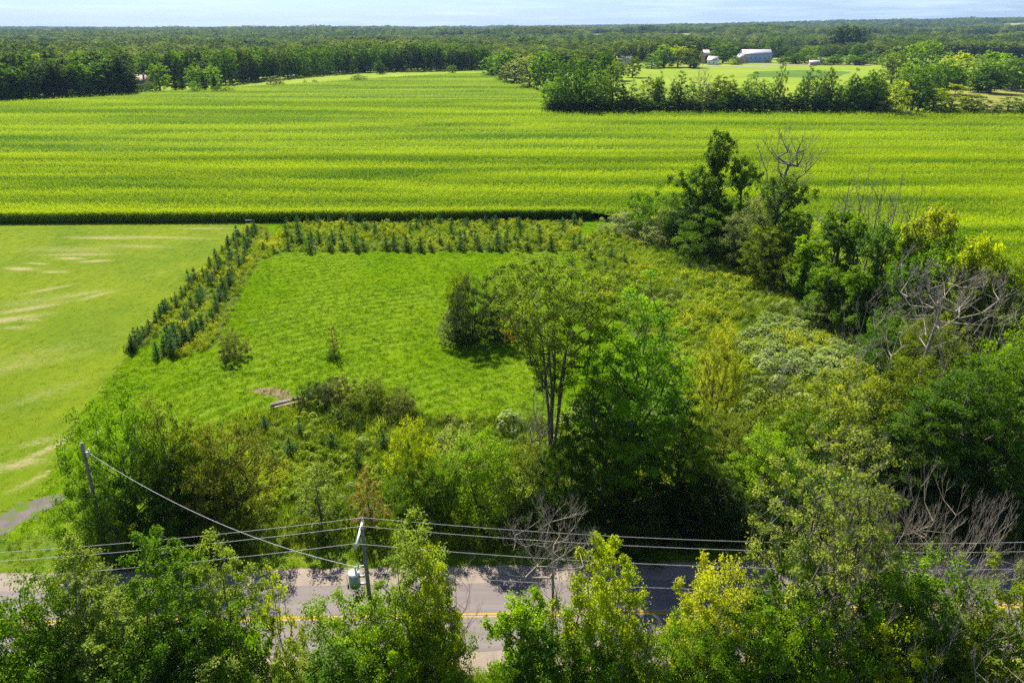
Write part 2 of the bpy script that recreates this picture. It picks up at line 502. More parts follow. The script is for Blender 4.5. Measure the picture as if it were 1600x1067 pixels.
# lawn on the left (neighbour), lot in the middle
LB = G((388, 349), (300, 445), (197, 560), (120, 655), (78, 740), (40, 790))
lawn_poly = [(-190, CORN(-190) - .8), (LB[0][0], CORN(LB[0][0]) - .8)] + LB[1:] + [gp(-40, 812), (-75, 48), (-190, 60)]
DRY = [((30, 420), 3.6, 1.0, -8, 1.1), ((110, 404), 3.4, .8, -4, 1.1), ((150, 408), 3.8, .7, 6, 1.1), ((110, 390), 14, 3.0, -3, .5), ((60, 470), 10, 3.5, 30, .45), ((40, 560), 12, 4, 45, .4), ((215, 385), 9, 1.6, -5, .6), ((70, 615), 6, 2, 50, .45), ((60, 412), 3, .6, -10, 1.), ((85, 425), 3, .7, 0, 1.),
       ((125, 398), 9, 1.2, 2, .75), ((240, 371), 16, 1.2, -4, .7), ((160, 372), 9, 1.0, -2, .9), ((320, 357), 7, .8, 0, .8),
       ((45, 482), 6, 1.3, 30, .85), ((10, 500), 6, 1.5, 28, .9), ((75, 452), 5, 1.0, 38, .75), ((125, 460), 5, 1.0, 35, .7),
       ((150, 462), 4, 1.1, 50, .75), ((50, 500), 2.5, .8, 0, .7), ((25, 512), 3, 1, 0, .65), ((15, 575), 6, 2.2, 40, .5), ((80, 700), 4, .6, 58, .9),
       ((30, 725), 2.6, 1.2, 20, .85), ((95, 690), 5, .45, 62, .9), ((62, 745), 4, .5, 60, .8), ((235, 430), 6, .6, 50, .45), ((60, 690), 3, 1.2, 30, .55), ((100, 560), 8, 1.2, 45, .4)]
def blobs(x, y, L):
    v = np.zeros_like(x)
    for (p, a, b, ang, s) in L:
        cx, cy = gp(*p); t = R(ang)
        u = (x - cx) * math.cos(t) + (y - cy) * math.sin(t); w = -(x - cx) * math.sin(t) + (y - cy) * math.cos(t)
        v = np.maximum(v, s * np.exp(-(u / a) ** 2 - (w / b) ** 2))
    return v
sheet_grid("lawn", lawn_poly, 0.008, M['lawn'], 0.7, lambda x, y: {'dry': blobs(x, y, DRY)})
lot_poly = [(LB[0][0] + .1, CORN(LB[0][0]) - .9), (60, CORN(60) - 1.2), (60, 70), (35, 50), (-30, 45.5), (-80, 44.5), (-80, 52), gp(-40, 812), gp(40, 790)] + LB[:0:-1]
def lot_attr(x, y):
    px, py = gp(560, 560)
    rr = np.hypot((x - 22) * 0.8, y - 40)
    mow = 0.5 + 0.5 * np.sin(rr * 2 * math.pi / 1.7 + 1.1 * fbm(x / 9, y / 9, 2))
    mow *= 0.35 + 0.65 * sstep(-.3, .5, fbm(x / 13, y / 11, 9))
    return {'mow': mow, 'dry': blobs(x, y, [((425, 612), 2.4, .9, -15, 1.5), ((445, 622), 1.2, .9, 0, 1.), ((400, 610), 1.3, .4, 0, .8), ((590, 553), 5, .8, 10, .34), ((780, 560), 7, 1, 0, .34), ((700, 600), 5, .6, 12, .3), ((470, 450), 9, .8, 60, .3), ((560, 450), 8, 1, 70, .3), ((700, 610), 4, .5, -8, .32)])}
sheet_grid("mown_lot", lot_poly, 0.004, M['lot'], 0.6, lot_attr)
rough_poly = G((365, 650), (440, 640), (520, 600), (625, 628), (660, 652), (900, 655), (960, 640), (1020, 560), (940, 470), (905, 400), (890, 385), (1000, 345), (1060, 345), (1170, 395), (1290, 490), (1500, 560), (1600, 620)) + [(52, 47), (10, 46), (-20, 45.2), gp(400, 850), gp(380, 760)]
poly_sheet("meadow", rough_poly, 0.012, M['meadow'], 0.5, 1.5)
strip_poly = [gp(455, 351), gp(910, 344), gp(900, 392), gp(440, 393), gp(425, 372)]
row_poly = G((385, 354), (412, 352), (445, 392), (400, 410), (372, 470), (330, 545), (275, 560), (250, 558), (280, 500), (210, 552), (197, 548), (280, 458), (345, 390))
poly_sheet("planting_strip", strip_poly, 0.016, M['meadow'], 0.4, 1.5)
poly_sheet("planting_rows", row_poly, 0.018, M['meadow'], 0.3, 1.5)
drive_poly = G((-60, 872), (-30, 856), (5, 836), (40, 812), (62, 800), (98, 782), (104, 774), (90, 772), (60, 778), (30, 784), (12, 800), (-20, 825), (-60, 846))
poly_sheet("gravel_driveway", drive_poly, 0.020, M['drive'], 0.35, 0.5)

# road
def road_strip(name, o0, o1, z, mat, x0=-220, x1=220, wob=0.0, step=4.0):
    xs = np.arange(x0, x1 + .1, step); n = len(xs)
    r = np.random.default_rng(int(abs(o0) * 100) + 5)
    a = np.c_[xs, ROAD(xs) + o0 + r.normal(0, wob, n), np.full(n, z)]
    b = np.c_[xs, ROAD(xs) + o1 + r.normal(0, wob, n), np.full(n, z)]
    F = [(i, i + 1, n + i + 1, n + i) for i in range(n - 1)]
    return tag(obj(name, mesh_np(name, np.r_[a, b], F, mat)), kind='structure')
road_strip("grass_verge", 4.8, 9.5, 0.024, M['verge'], wob=0.3, step=1.5)
road_strip("grass_verge", -10.5, -4.8, 0.024, M['verge'], wob=0.3, step=1.5)
road_strip("road_shoulder", 2.9, 5.15, 0.030, M['shoulder'], wob=0.10, step=0.6)
road_strip("road_shoulder", -5.15, -2.9, 0.030, M['shoulder'], wob=0.10, step=0.6)
road_strip("road", -3.25, 3.25, 0.038, M['asphalt'], wob=0.03, step=1.0)
road_strip("yellow_line", 0.07, 0.19, 0.043, M['paint_yellow'], wob=0.006, step=0.8)
road_strip("yellow_line", -0.19, -0.07, 0.043, M['paint_yellow'], wob=0.006, step=0.8)

# far fields
def far_sheet(name, pp, z, mat, wob=1.5, step=12):
    return poly_sheet(name, G(*pp), z, mat, wob, step)
corn_poly = [(-420, CORN(-420)), (14, CORN(14)), gp(990, 345), gp(1060, 350)] + [(46, 128), (50, 110), (52.5, 95), (55, 80), (60, 66), (150, 66), (330, 150)] + \
    G((1640, 179), (1300, 181), (1000, 180), (905, 178), (872, 168), (840, 145), (835, 138), (790, 130), (766, 117), (700, 118), (560, 127), (440, 136), (340, 141), (200, 150), (0, 160), (-120, 166))
# (pasture and fields behind the hedges)
far_sheet("hay_meadow", ((-200, 172), (0, 161), (345, 142), (560, 128), (770, 118), (770, 108), (560, 111), (345, 125), (240, 132), (-200, 150)), 0.05, M['pasture'])
far_sheet("pasture", ((760, 118), (800, 140), (872, 181), (1300, 183), (1700, 181), (1900, 120), (1760, 92), (1330, 92), (1150, 97), (980, 100), (930, 108)), 0.06, M['pasture'])
far_sheet("stubble_field", ((1490, 165), (1420, 150), (1450, 136), (1620, 134), (1760, 140), (1750, 168), (1560, 176)), 0.12, M['yellow_field'])
far_sheet("crop_field", ((1165, 121), (1180, 112), (1270, 110), (1330, 113), (1300, 122)), 0.12, M['crop_field'])
far_sheet("crop_field", ((1200, 91), (1320, 91), (1450, 88), (1460, 79), (1350, 78), (1290, 83), (1170, 83), (1150, 88)), 0.12, M['crop_field'])
far_sheet("crop_field", ((1500, 99), (1700, 97), (1720, 87), (1500, 88)), 0.12, M['crop_field'])
far_sheet("farm_track", ((1190, 103.2), (1450, 101.3), (1450, 100.4), (1190, 101.9)), 0.18, M['track'], 0.6)
far_sheet("farm_track", ((1010, 103.5), (1200, 105.5), (1200, 103.8), (1010, 102.2)), 0.18, M['track'], 0.6)

# ------------------------------------------------------------------ instancing of masses (grass, weeds, corn, far woods)
def proto(name, me):
    return bpy.data.objects.new(name, me)                      # kept out of the scene: only a source
def scatter(name, P, rot, scl, protos, kinds, label, cat=None, tilt=0.0, kind='stuff'):
    n = len(P)
    me = bpy.data.meshes.new(name)
    me.vertices.add(n); me.vertices.foreach_set("co", np.asarray(P, np.float32).ravel())
    a = me.attributes.new("rot", 'FLOAT_VECTOR', 'POINT')
    rr = np.zeros((n, 3), np.float32); rr[:, 2] = rot
    if tilt: rr[:, :2] = RNG.normal(0, tilt, (n, 2))
    a.data.foreach_set("vector", rr.ravel())
    a = me.attributes.new("scl", 'FLOAT_VECTOR', 'POINT')
    s = np.asarray(scl, np.float32)
    if s.ndim == 1: s = np.repeat(s[:, None], 3, 1)
    a.data.foreach_set("vector", s.astype(np.float32).ravel())
    a = me.attributes.new("pick", 'INT', 'POINT'); a.data.foreach_set("value", np.asarray(kinds, np.int32))
    o = obj(name, me)
    g = bpy.data.node_groups.new(name + "_nodes", 'GeometryNodeTree')
    g.interface.new_socket("Geometry", in_out='INPUT', socket_type='NodeSocketGeometry')
    g.interface.new_socket("Geometry", in_out='OUTPUT', socket_type='NodeSocketGeometry')
    gi = g.nodes.new("NodeGroupInput"); go = g.nodes.new("NodeGroupOutput")
    jn = g.nodes.new("GeometryNodeJoinGeometry")
    def na_(nm, dt):
        x = g.nodes.new("GeometryNodeInputNamedAttribute"); x.data_type = dt; x.inputs[0].default_value = nm
        return [q for q in x.outputs if q.enabled and q.name == 'Attribute'][0]
    rt, sl, pk = na_("rot", 'FLOAT_VECTOR'), na_("scl", 'FLOAT_VECTOR'), na_("pick", 'INT')
    for i, po in enumerate(protos):
        oi = g.nodes.new("GeometryNodeObjectInfo"); oi.inputs['Object'].default_value = po
        ip = g.nodes.new("GeometryNodeInstanceOnPoints")
        cm = g.nodes.new("FunctionNodeCompare"); cm.data_type = 'INT'; cm.operation = 'EQUAL'
        ins = [q for q in cm.inputs if q.enabled]
        g.links.new(pk, ins[0]); ins[1].default_value = i
        g.links.new(gi.outputs[0], ip.inputs['Points'])
        g.links.new(cm.outputs[0], ip.inputs['Selection'])
        g.links.new(oi.outputs['Geometry'], ip.inputs['Instance'])
        g.links.new(rt, ip.inputs['Rotation']); g.links.new(sl, ip.inputs['Scale'])
        g.links.new(ip.outputs[0], jn.inputs[0])
    g.links.new(jn.outputs[0], go.inputs[0])
    md = o.modifiers.new("scatter", 'NODES'); md.node_group = g
    return tag(o, label, cat, None, kind)

def blades(n, h, spread, w, lean=0.5, seed=0, segs=2, droop=0.25):
    """n arching blades, each segs quads; v runs 0..1 per blade"""
    r = np.random.default_rng(seed)
    base = np.c_[r.normal(0, spread, (n, 2)), np.zeros(n)]
    az = r.uniform(0, 2 * math.pi, n); d = np.c_[np.cos(az), np.sin(az), np.zeros(n)]
    s = np.c_[-np.sin(az), np.cos(az), np.zeros(n)]
    hh = h * r.uniform(0.6, 1.1, n); ln = lean * r.uniform(0.4, 1.3, n) * hh
    V = []
    for q in range(segs + 1):
        t = q / segs
        c = base + d * (ln * t ** 1.5)[:, None]
        c[:, 2] = hh * (t - droop * t * t * 1.0)
        ww = w * (1 - 0.85 * t) * 0.5
        V += [c - s * ww, c + s * ww]
    V = np.stack(V, 1).reshape(-1, 3); m = 2 * (segs + 1)
    f = np.array([(2 * q, 2 * q + 1, 2 * q + 3, 2 * q + 2) for q in range(segs)])
    F = (f[None] + (np.arange(n) * m)[:, None, None]).reshape(-1, 4)
    v = np.repeat(r.uniform(0, 1, n), segs)
    return V, F, v
def leaf_quads(C, N, L, W, r, v=None, axis=None):
    n = len(C)
    N = unit(N)
    a = np.cross(N, unit(r.normal(size=(n, 3)))) if axis is None else axis
    a = unit(a); b = np.cross(N, a)
    L = np.broadcast_to(L, n)[:, None]; W = np.broadcast_to(W, n)[:, None]
    V = np.stack([C - a * L / 2, C + b * W / 2 - a * L * .05, C + a * L / 2, C - b * W / 2 - a * L * .05], 1).reshape(-1, 3)
    F = np.arange(n * 4).reshape(-1, 4)
    return V, F
def combo(name, lst, mat):
    V, F = join_np([(a, b) for a, b, c in lst]); v = np.concatenate([c for a, b, c in lst])
    return mesh_np(name, V, F, mat, False, {'v': ('FACE', v)})

# grass on the lot
gt = [proto("grass_tuft_source", combo("grass_tuft", [blades(16, 0.15, 0.20, 0.04, 0.9, s)], M['grass_tuft'])) for s in (1, 2, 3)]
lot_area = [(LB[0][0] + 1, CORN(LB[0][0]) - 2)] + [(35, 150), (24, 70), (14, 62), (-22, 52), (-30, 46), (-70, 45), gp(-40, 820), gp(45, 795)] + LB[:0:-1]
x, y = in_box_poly(lot_area, 9.0, 3)
keep = ~inpoly(x, y, rough_poly) & ~inpoly(x, y, drive_poly) & ~inpoly(x, y, lawn_poly) & ~inpoly(x, y, strip_poly) & ~inpoly(x, y, row_poly)
rk = np.random.default_rng(4).uniform(0, 1, len(x)) < np.clip(90 / y, 0.25, 1) * 0.7
x, y = x[keep & rk], y[keep & rk]
scatter("lot_grass", np.c_[x, y, np.zeros(len(x))], RNG.uniform(0, 6.28, len(x)), RNG.uniform(0.6, 1.35, len(x)), gt, RNG.integers(0, 3, len(x)),
        "bright green rough mown grass covering the open lot", "grass")

lt = [proto("lawn_tuft_source", combo("lawn_tuft", [blades(12, 0.07, 0.22, 0.035, 1.2, s)], M['lawn_tuft'])) for s in (6, 7)]
x, y = in_box_poly(lawn_poly, 3.5, 8)
k = (y < 150) & (x > -.9 * y - 10) & (blobs(x, y, DRY) < RNG.uniform(.15, .55, len(x))); x, y = x[k], y[k]
scatter("lawn_grass", np.c_[x, y, np.full(len(x), .008)], RNG.uniform(0, 6.28, len(x)), RNG.uniform(0.6, 1.3, len(x)), lt, RNG.integers(0, 2, len(x)),
        "short yellow green grass of the neighbouring lawn", "grass")
# weeds
def weed(seed, kind):
    r = np.random.default_rng(seed)
    if kind == 'gold':
        L = [blades(9, 0.95, 0.18, 0.07, 0.25, seed, 2, 0.05)]
        C = np.c_[r.normal(0, .22, (40, 2)), r.uniform(.55, 1.05, 40)]
        V, F = leaf_quads(C, r.normal(size=(40, 3)) + [0, 0, 1], 0.16, 0.10, r); L.append((V, F, r.uniform(.6, 1, 40)))
        C = np.c_[r.normal(0, .2, (40, 2)), r.uniform(.1, .75, 40)]
        V, F = leaf_quads(C, r.normal(size=(40, 3)) + [0, 0, .7], 0.2, 0.07, r); L.append((V, F, r.uniform(0, .6, 40)))
        return combo("weed", L, M['weed_gold'])
    if kind == 'leafy':
        n = 120
        t = r.normal(size=(n, 3)); t = unit(t) * r.uniform(.6, 1, (n, 1)) ** .5
        C = np.c_[t[:, 0] * .42, t[:, 1] * .42, np.abs(t[:, 2]) * .7 + .05]
        V, F = leaf_quads(C, t * 1.0 + r.normal(size=(n, 3)) * .5 + [0, 0, .7], r.uniform(.14, .24, n), r.uniform(.08, .14, n), r)
        return combo("weed", [(V, F, r.uniform(0, 1, n)), blades(8, 0.8, 0.2, 0.05, 0.4, seed)], M['weed'])
    if kind == 'grass':
        return combo("weed", [blades(34, 0.85, 0.22, 0.045, 0.55, seed, 2, .15)], M['weed'])
    if kind == 'pale':
        n = 130
        t = unit(r.normal(size=(n, 3)))
        C = np.c_[t[:, 0] * .6, t[:, 1] * .6, np.abs(t[:, 2]) * .8 + .05]
        V, F = leaf_quads(C, t * .8 + r.normal(size=(n, 3)) * .4 + [0, 0, .9], r.uniform(.14, .24, n), r.uniform(.10, .18, n), r)
        return combo("weed", [(V, F, r.uniform(0, 1, n))], M['weed_pale'])
    n = 90
    t = unit(r.normal(size=(n, 3)))
    C = np.c_[t[:, 0] * .45, t[:, 1] * .45, np.abs(t[:, 2]) * .7 + .05]
    V, F = leaf_quads(C, t * .8 + r.normal(size=(n, 3)) * .5 + [0, 0, .6], r.uniform(.12, .22, n), r.uniform(.06, .12, n), r)
    return combo("weed", [(V, F, r.uniform(0, 1, n)), blades(12, 0.9, 0.25, 0.05, 0.4, seed)], M['weed_dark'])
W = [proto("weed_source", weed(i + 20, k)) for i, k in enumerate(('gold', 'gold', 'leafy', 'leafy', 'grass', 'grass', 'pale', 'pale', 'dark', 'dark'))]
def weeds(name, poly, dens, probs, smin, smax, label, seed, excl=None, clump=0.0, cut=None):
    x, y = in_box_poly(poly, dens, seed)
    if excl is not None:
        for e in excl:
            k = ~inpoly(x, y, e); x, y = x[k], y[k]
    n = len(x); r = np.random.default_rng(seed + 1)
    pr = np.array(probs, float); pr /= pr.sum()
    # plants of one sort stand together: pick by a noise field
    u = 0.5 + 0.42 * fbm(x / 2.6, y / 2.6, seed) + r.normal(0, .16, n)
    kd = np.searchsorted(np.cumsum(pr), np.clip(u, 0, .999))
    kd = np.minimum(kd, len(pr) - 1)
    s = r.uniform(smin, smax, n) * (0.8 + 0.35 * (1 + fbm(x / 4, y / 4, seed + 3)) / 2)
    if cut:
        k = sstep(-.5, .4, fbm(x / 3.1, y / 3.1, seed + 8)) > r.uniform(0, cut, n); x, y, kd, s = x[k], y[k], kd[k], s[k]; n = len(x)
    s = s * np.where(r.uniform(0, 1, n) < .12, 1.45, 1) * np.where((r.uniform(0, 1, n) < .07) & (name == 'rough_meadow_weeds'), 1.7, 1)
    scatter(name, np.c_[x, y, np.zeros(n)], r.uniform(0, 6.28, n), s, W, kd, label, "weeds", 0.1)
weeds("strip_weeds", strip_poly, 2.6, (3, 3, 2, 2, 3, 3, .6, .3, .5, .5), .55, 1.0, "yellow green weeds and goldenrod between the back spruces", 31)
weeds("row_weeds", row_poly, 2.6, (4, 4, 1, 1, 3, 3, .2, .2, 1, 1), .5, .9, "goldenrod and tall weeds along the diagonal spruce rows", 41)
mound = G((365, 650), (440, 640), (520, 600), (625, 628), (660, 652), (900, 655), (900, 860), (380, 862), (385, 760))
weeds("rough_meadow_weeds", mound, 4.2, (1.5, 1.5, 3.5, 3.5, 5, 5, .1, .1, 2, 2), .6, 1.15, "tangled tall weeds and grasses behind the road verge", 51)
rm = G((940, 470), (905, 400), (890, 385), (1000, 345), (1060, 345), (1170, 395), (1290, 490), (1340, 560), (1180, 600), (1040, 600), (1000, 520))
weeds("right_meadow_weeds", rm, 3.2, (2, 1.5, 4, 4, 5, 5, .7, .6, .8, .8), .7, 1.3, "dense weedy meadow in front of the vine covered trees", 61)
pale = G((1150, 530), (1200, 505), (1270, 500), (1330, 525), (1400, 560), (1380, 590), (1280, 600), (1190, 580))
weeds("creeper_thicket", pale, 3.2, (0, 0, 1.5, 1.5, 0, 0, 4, 4, .5, .5), .8, 1.7, "pale grey green creepers smothering low brush", 71)
under = [gp(870, 660), gp(1010, 600), gp(1180, 590), gp(1420, 590), (60, 66), (75, 50), (60, 46.5), (0, 46), (-6, 46), gp(800, 850)]
weeds("undergrowth", under, 2.0, (.5, .5, 3, 3, 1, 1, 1, .5, 4, 4), .9, 1.8, "dark undergrowth beneath the big roadside trees", 81)
vx = np.arange(-75, 76, 1.0)
vpoly = [(a, ROAD(a) + 5.3) for a in vx[::6]] + [(a, ROAD(a) + 9.0) for a in vx[::-6]]
weeds("verge_grass_tufts", vpoly, 3.5, (.1, .1, 1, .6, 6, 6, 0, 0, .3, .3), .25, .6, "long bright grass on the far road verge", 91)
nx_ = [(a, ROAD(a) - 5.5) for a in vx[::6]] + [(a, ROAD(a) - 20) for a in vx[::-6]]
weeds("near_undergrowth", nx_, 1.3, (.5, .5, 3, 3, 1, 1, 1, .5, 2, 2), .9, 1.8, "weedy undergrowth beneath the near roadside trees", 95)

# corn
def corn_plant(seed, full):
    r = np.random.default_rng(seed); L = []
    H = 2.35
    if full:
        V, F = tubes([(0, 0, 0)], [(0, 0, H * .92)], [.022], [.012], 4); L.append((V, F, np.full(len(F), .3)))
    n = 11 if full else 6
    zs = np.linspace(0.35 if full else 1.25, H * .88, n)
    for i, z in enumerate(zs):
        az = i * 2.4 + r.normal(0, .5); d = np.array([math.cos(az), math.sin(az), 0]); s = np.array([-d[1], d[0], 0])
        pts = [(0, 0), (.22, .24), (.5, .22), (.72, -.02)]
        ww = (.05, .10, .08, .02)
        V = []
        for (q, (a, b)) in enumerate(pts):
            c = d * a + np.array([0, 0, z + b]); V += [c - s * ww[q] * .7, c + s * ww[q] * .7]
        F = [(2 * q, 2 * q + 1, 2 * q + 3, 2 * q + 2) for q in range(3)]
        L.append((np.array(V), np.array(F), np.full(3, r.uniform(0, .84))))
    n = 5
    C = np.c_[r.normal(0, .05, (n, 2)), r.uniform(H * .93, H * 1.06, n)]
    ax = unit(np.c_[r.normal(0, .35, (n, 2)), np.ones(n)])
    V, F = leaf_quads(C, np.cross(ax, r.normal(size=(n, 3))), .28, .05, r, axis=ax)
    L.append((V, F, np.full(n, .98)))
    return combo("corn_plant", L, M['corn'])
cp = [proto("corn_source", corn_plant(i, True)) for i in (1, 2)] + [proto("corn_source", corn_plant(i, False)) for i in (3, 4, 5)]
def lowpoly_corn(poly, name, dy, dx, y0, y1, sc, seed, x0=-420, x1=420, kinds=(2, 5)):
    r = np.random.default_rng(seed)
    ys = np.arange(y0, y1, dy); P = []
    for yy in ys:
        hw = yy * .80 + 20
        a, b = max(x0, -hw), min(x1, hw)
        xs = np.arange(a, b, dx) + r.uniform(0, dx)
        xs = xs + r.normal(0, dx * .2, len(xs))
        P.append(np.c_[xs, yy + 0.022 * xs + r.normal(0, .07 * dy, len(xs))])
    P = np.concatenate(P)
    k = inpoly(P[:, 0], P[:, 1], poly); P = P[k]; n = len(P)
    s = r.uniform(.85, 1.15, n) * sc
    return P, s, r.integers(kinds[0], kinds[1], n), r
P1, s1, k1, r1 = lowpoly_corn(corn_poly, "a", .76, .62, 60, 235, 1.0, 5)
P2, s2, k2, r2 = lowpoly_corn(corn_poly, "b", 1.6, 1.1, 235, 420, 1.15, 6)
P3, s3, k3, r3 = lowpoly_corn(corn_poly, "c", 3.0, 2.0, 420, 710, 1.35, 7)
# full plants along the front edge
xf = np.arange(-135, 18, .17); P4 = []
for q in range(4): P4.append(np.c_[xf + RNG.normal(0, .04, len(xf)), CORN(xf) + .1 + q * .7 + RNG.normal(0, .05, len(xf))])
P4 = np.concatenate(P4)
e = np.array([(46, 128), (50, 110), (52.5, 95), (55, 80), (60, 66)]); tt = RNG.uniform(0, 4, 900); ii = np.minimum(tt.astype(int), 3); fr = (tt - ii)[:, None]
P5 = e[ii] * (1 - fr) + e[ii + 1] * fr + RNG.normal(0, .5, (900, 2))
PP = np.concatenate([P1, P2, P3, P4, P5]); ss = np.concatenate([s1, s2, s3, RNG.uniform(.9, 1.12, len(P4)), RNG.uniform(.9, 1.1, 900)])
kk = np.concatenate([k1, k2, k3, RNG.integers(0, 2, len(P4)), RNG.integers(0, 2, 900)])
zz = np.zeros(len(PP)); far = np.concatenate([np.zeros(len(P1)), np.full(len(P2), -.35), np.full(len(P3), -.8), np.zeros(len(P4) + 900)])
scatter("corn_crop", np.c_[PP, zz + far], RNG.uniform(0, 6.28, len(PP)), ss, cp, kk, "tall yellow green corn filling the wide field", "corn crop", 0.05)
# closed canopy beneath the tops
poly_sheet("corn_field", corn_poly, 0.03, M['meadow'], 0.0, 1000)
inner = [(-420, CORN(-420) + 2.6), (16, CORN(16) + 2.6), (50, 131), (53, 110), (55.5, 95), (58, 82), (63, 69), (150, 69), (328, 153)] + corn_poly[12:]
poly_sheet("corn_canopy", inner, 1.5, M['canopy'], 0.0, 1000, 'stuff')
bpy.data.objects["corn_canopy"]['label'] = "closed green leaf layer under the corn tops"

# ------------------------------------------------------------------ trees
def skeleton(base_pts, C, r, tip_r=0.02, pw=0.5, wig=0.12, up_pen=1.4, step=0.9):
    """grow limbs from trunk nodes to every clump centre; returns edges with radii"""
    nodes = [np.array(p, float) for p in base_pts]; parent = [-1] + list(range(len(base_pts) - 1))
    order = np.argsort(np.linalg.norm(C - np.array(base_pts[-1]) * [1, 1, .6], axis=1))
    tips = []
    N = np.zeros((6000, 3)); m = len(nodes); N[:m] = nodes
    for ci in order:
        c = C[ci]
        d = c - N[:m]
        hor = np.hypot(d[:, 0], d[:, 1])
        cost = np.linalg.norm(d, axis=1) + up_pen * np.maximum(0, hor * .55 - d[:, 2])
        cost[0] += 5
        k = int(np.argmin(cost)); p = N[k].copy()
        L = np.linalg.norm(c - p); ns = max(1, int(L / step))
        bow = np.array([0, 0, -0.10 * L])
        pr = k
        for q in range(1, ns + 1):
            t = q / ns
            pos = p + (c - p) * t + bow * math.sin(math.pi * t) + (r.normal(0, wig, 3) * (t < 1))
            if m >= 6000: break
            N[m] = pos; parent.append(pr); pr = m; m += 1
        tips.append(pr)
    parent = np.array(parent[:m]); cnt = np.zeros(m)
    for t in tips: cnt[t] += 1
    for i in range(m - 1, 0, -1):
        cnt[parent[i]] += cnt[i]
    rad = tip_r * np.maximum(cnt, .6) ** pw
    return N[:m], parent, rad, tips
def limbs_mesh(N, parent, rad, S=5, flare=1.3):
    i = np.arange(1, len(N)); p = parent[1:]
    R0 = np.minimum(rad[p], rad[i] * 1.6); R0[p == 0] *= flare
    return tubes(N[p], N[i], R0, rad[i], S)
def twigs(N, parent, tips, r, levels, ln, rad, fan=3, upw=.25, spread=.75):
    P0, P1, R0, R1 = [], [], [], []
    pos = N[tips]; d = unit(N[tips] - N[parent[tips]]); L = np.full(len(tips), ln); rr = np.full(len(tips), rad)
    for lv in range(levels):
        n = len(pos)
        pos2 = np.repeat(pos, fan, 0); d2 = unit(np.repeat(d, fan, 0) + r.normal(0, spread, (n * fan, 3)) * .6 + [0, 0, upw])
        L2 = np.repeat(L, fan) * r.uniform(.5, 1.1, n * fan); R2 = np.repeat(rr, fan)
        st = pos2 - np.repeat(d * L[:, None], fan, 0) * r.uniform(0, .6, (n * fan, 1)) * (lv > 0)
        en = st + d2 * L2[:, None]
        P0.append(st); P1.append(en); R0.append(R2); R1.append(R2 * .55)
        pos, d, L, rr = en, d2, L2 * .72, R2 * .6
    return tubes(np.concatenate(P0), np.concatenate(P1), np.concatenate(R0), np.concatenate(R1), 3), pos
ENV = {
    'round': lambda t: np.sqrt(np.clip(1 - (2 * t - 1) ** 2, 0, 1)) ** .8,
    'dome': lambda t: np.sqrt(np.clip(1 - t ** 2.2, 0, 1)),
    'upright': lambda t: np.clip((0.55 + .45 * np.sin(math.pi * np.clip(t * 1.1, 0, 1))) * np.sqrt(np.clip(1 - t ** 3, 0, 1)), .05, 1),
    'cone': lambda t: np.clip((1 - t) ** .7 * (.35 + .65 * np.clip(t * 6, 0, 1)), .06, 1),
    'vase': lambda t: np.clip((0.12 + .88 * t ** .9) * np.sqrt(np.clip(1 - np.clip((t - .72) / .3, 0, 1) ** 2, 0, 1)), .05, 1),
    'column': lambda t: np.clip(0.62 + .38 * np.sin(t * 11 - 2.2), .05, 1) * np.sqrt(np.clip(1 - t ** 9, 0, 1)),
    'fan': lambda t: np.clip((0.1 + .9 * t), .05, 1),
}
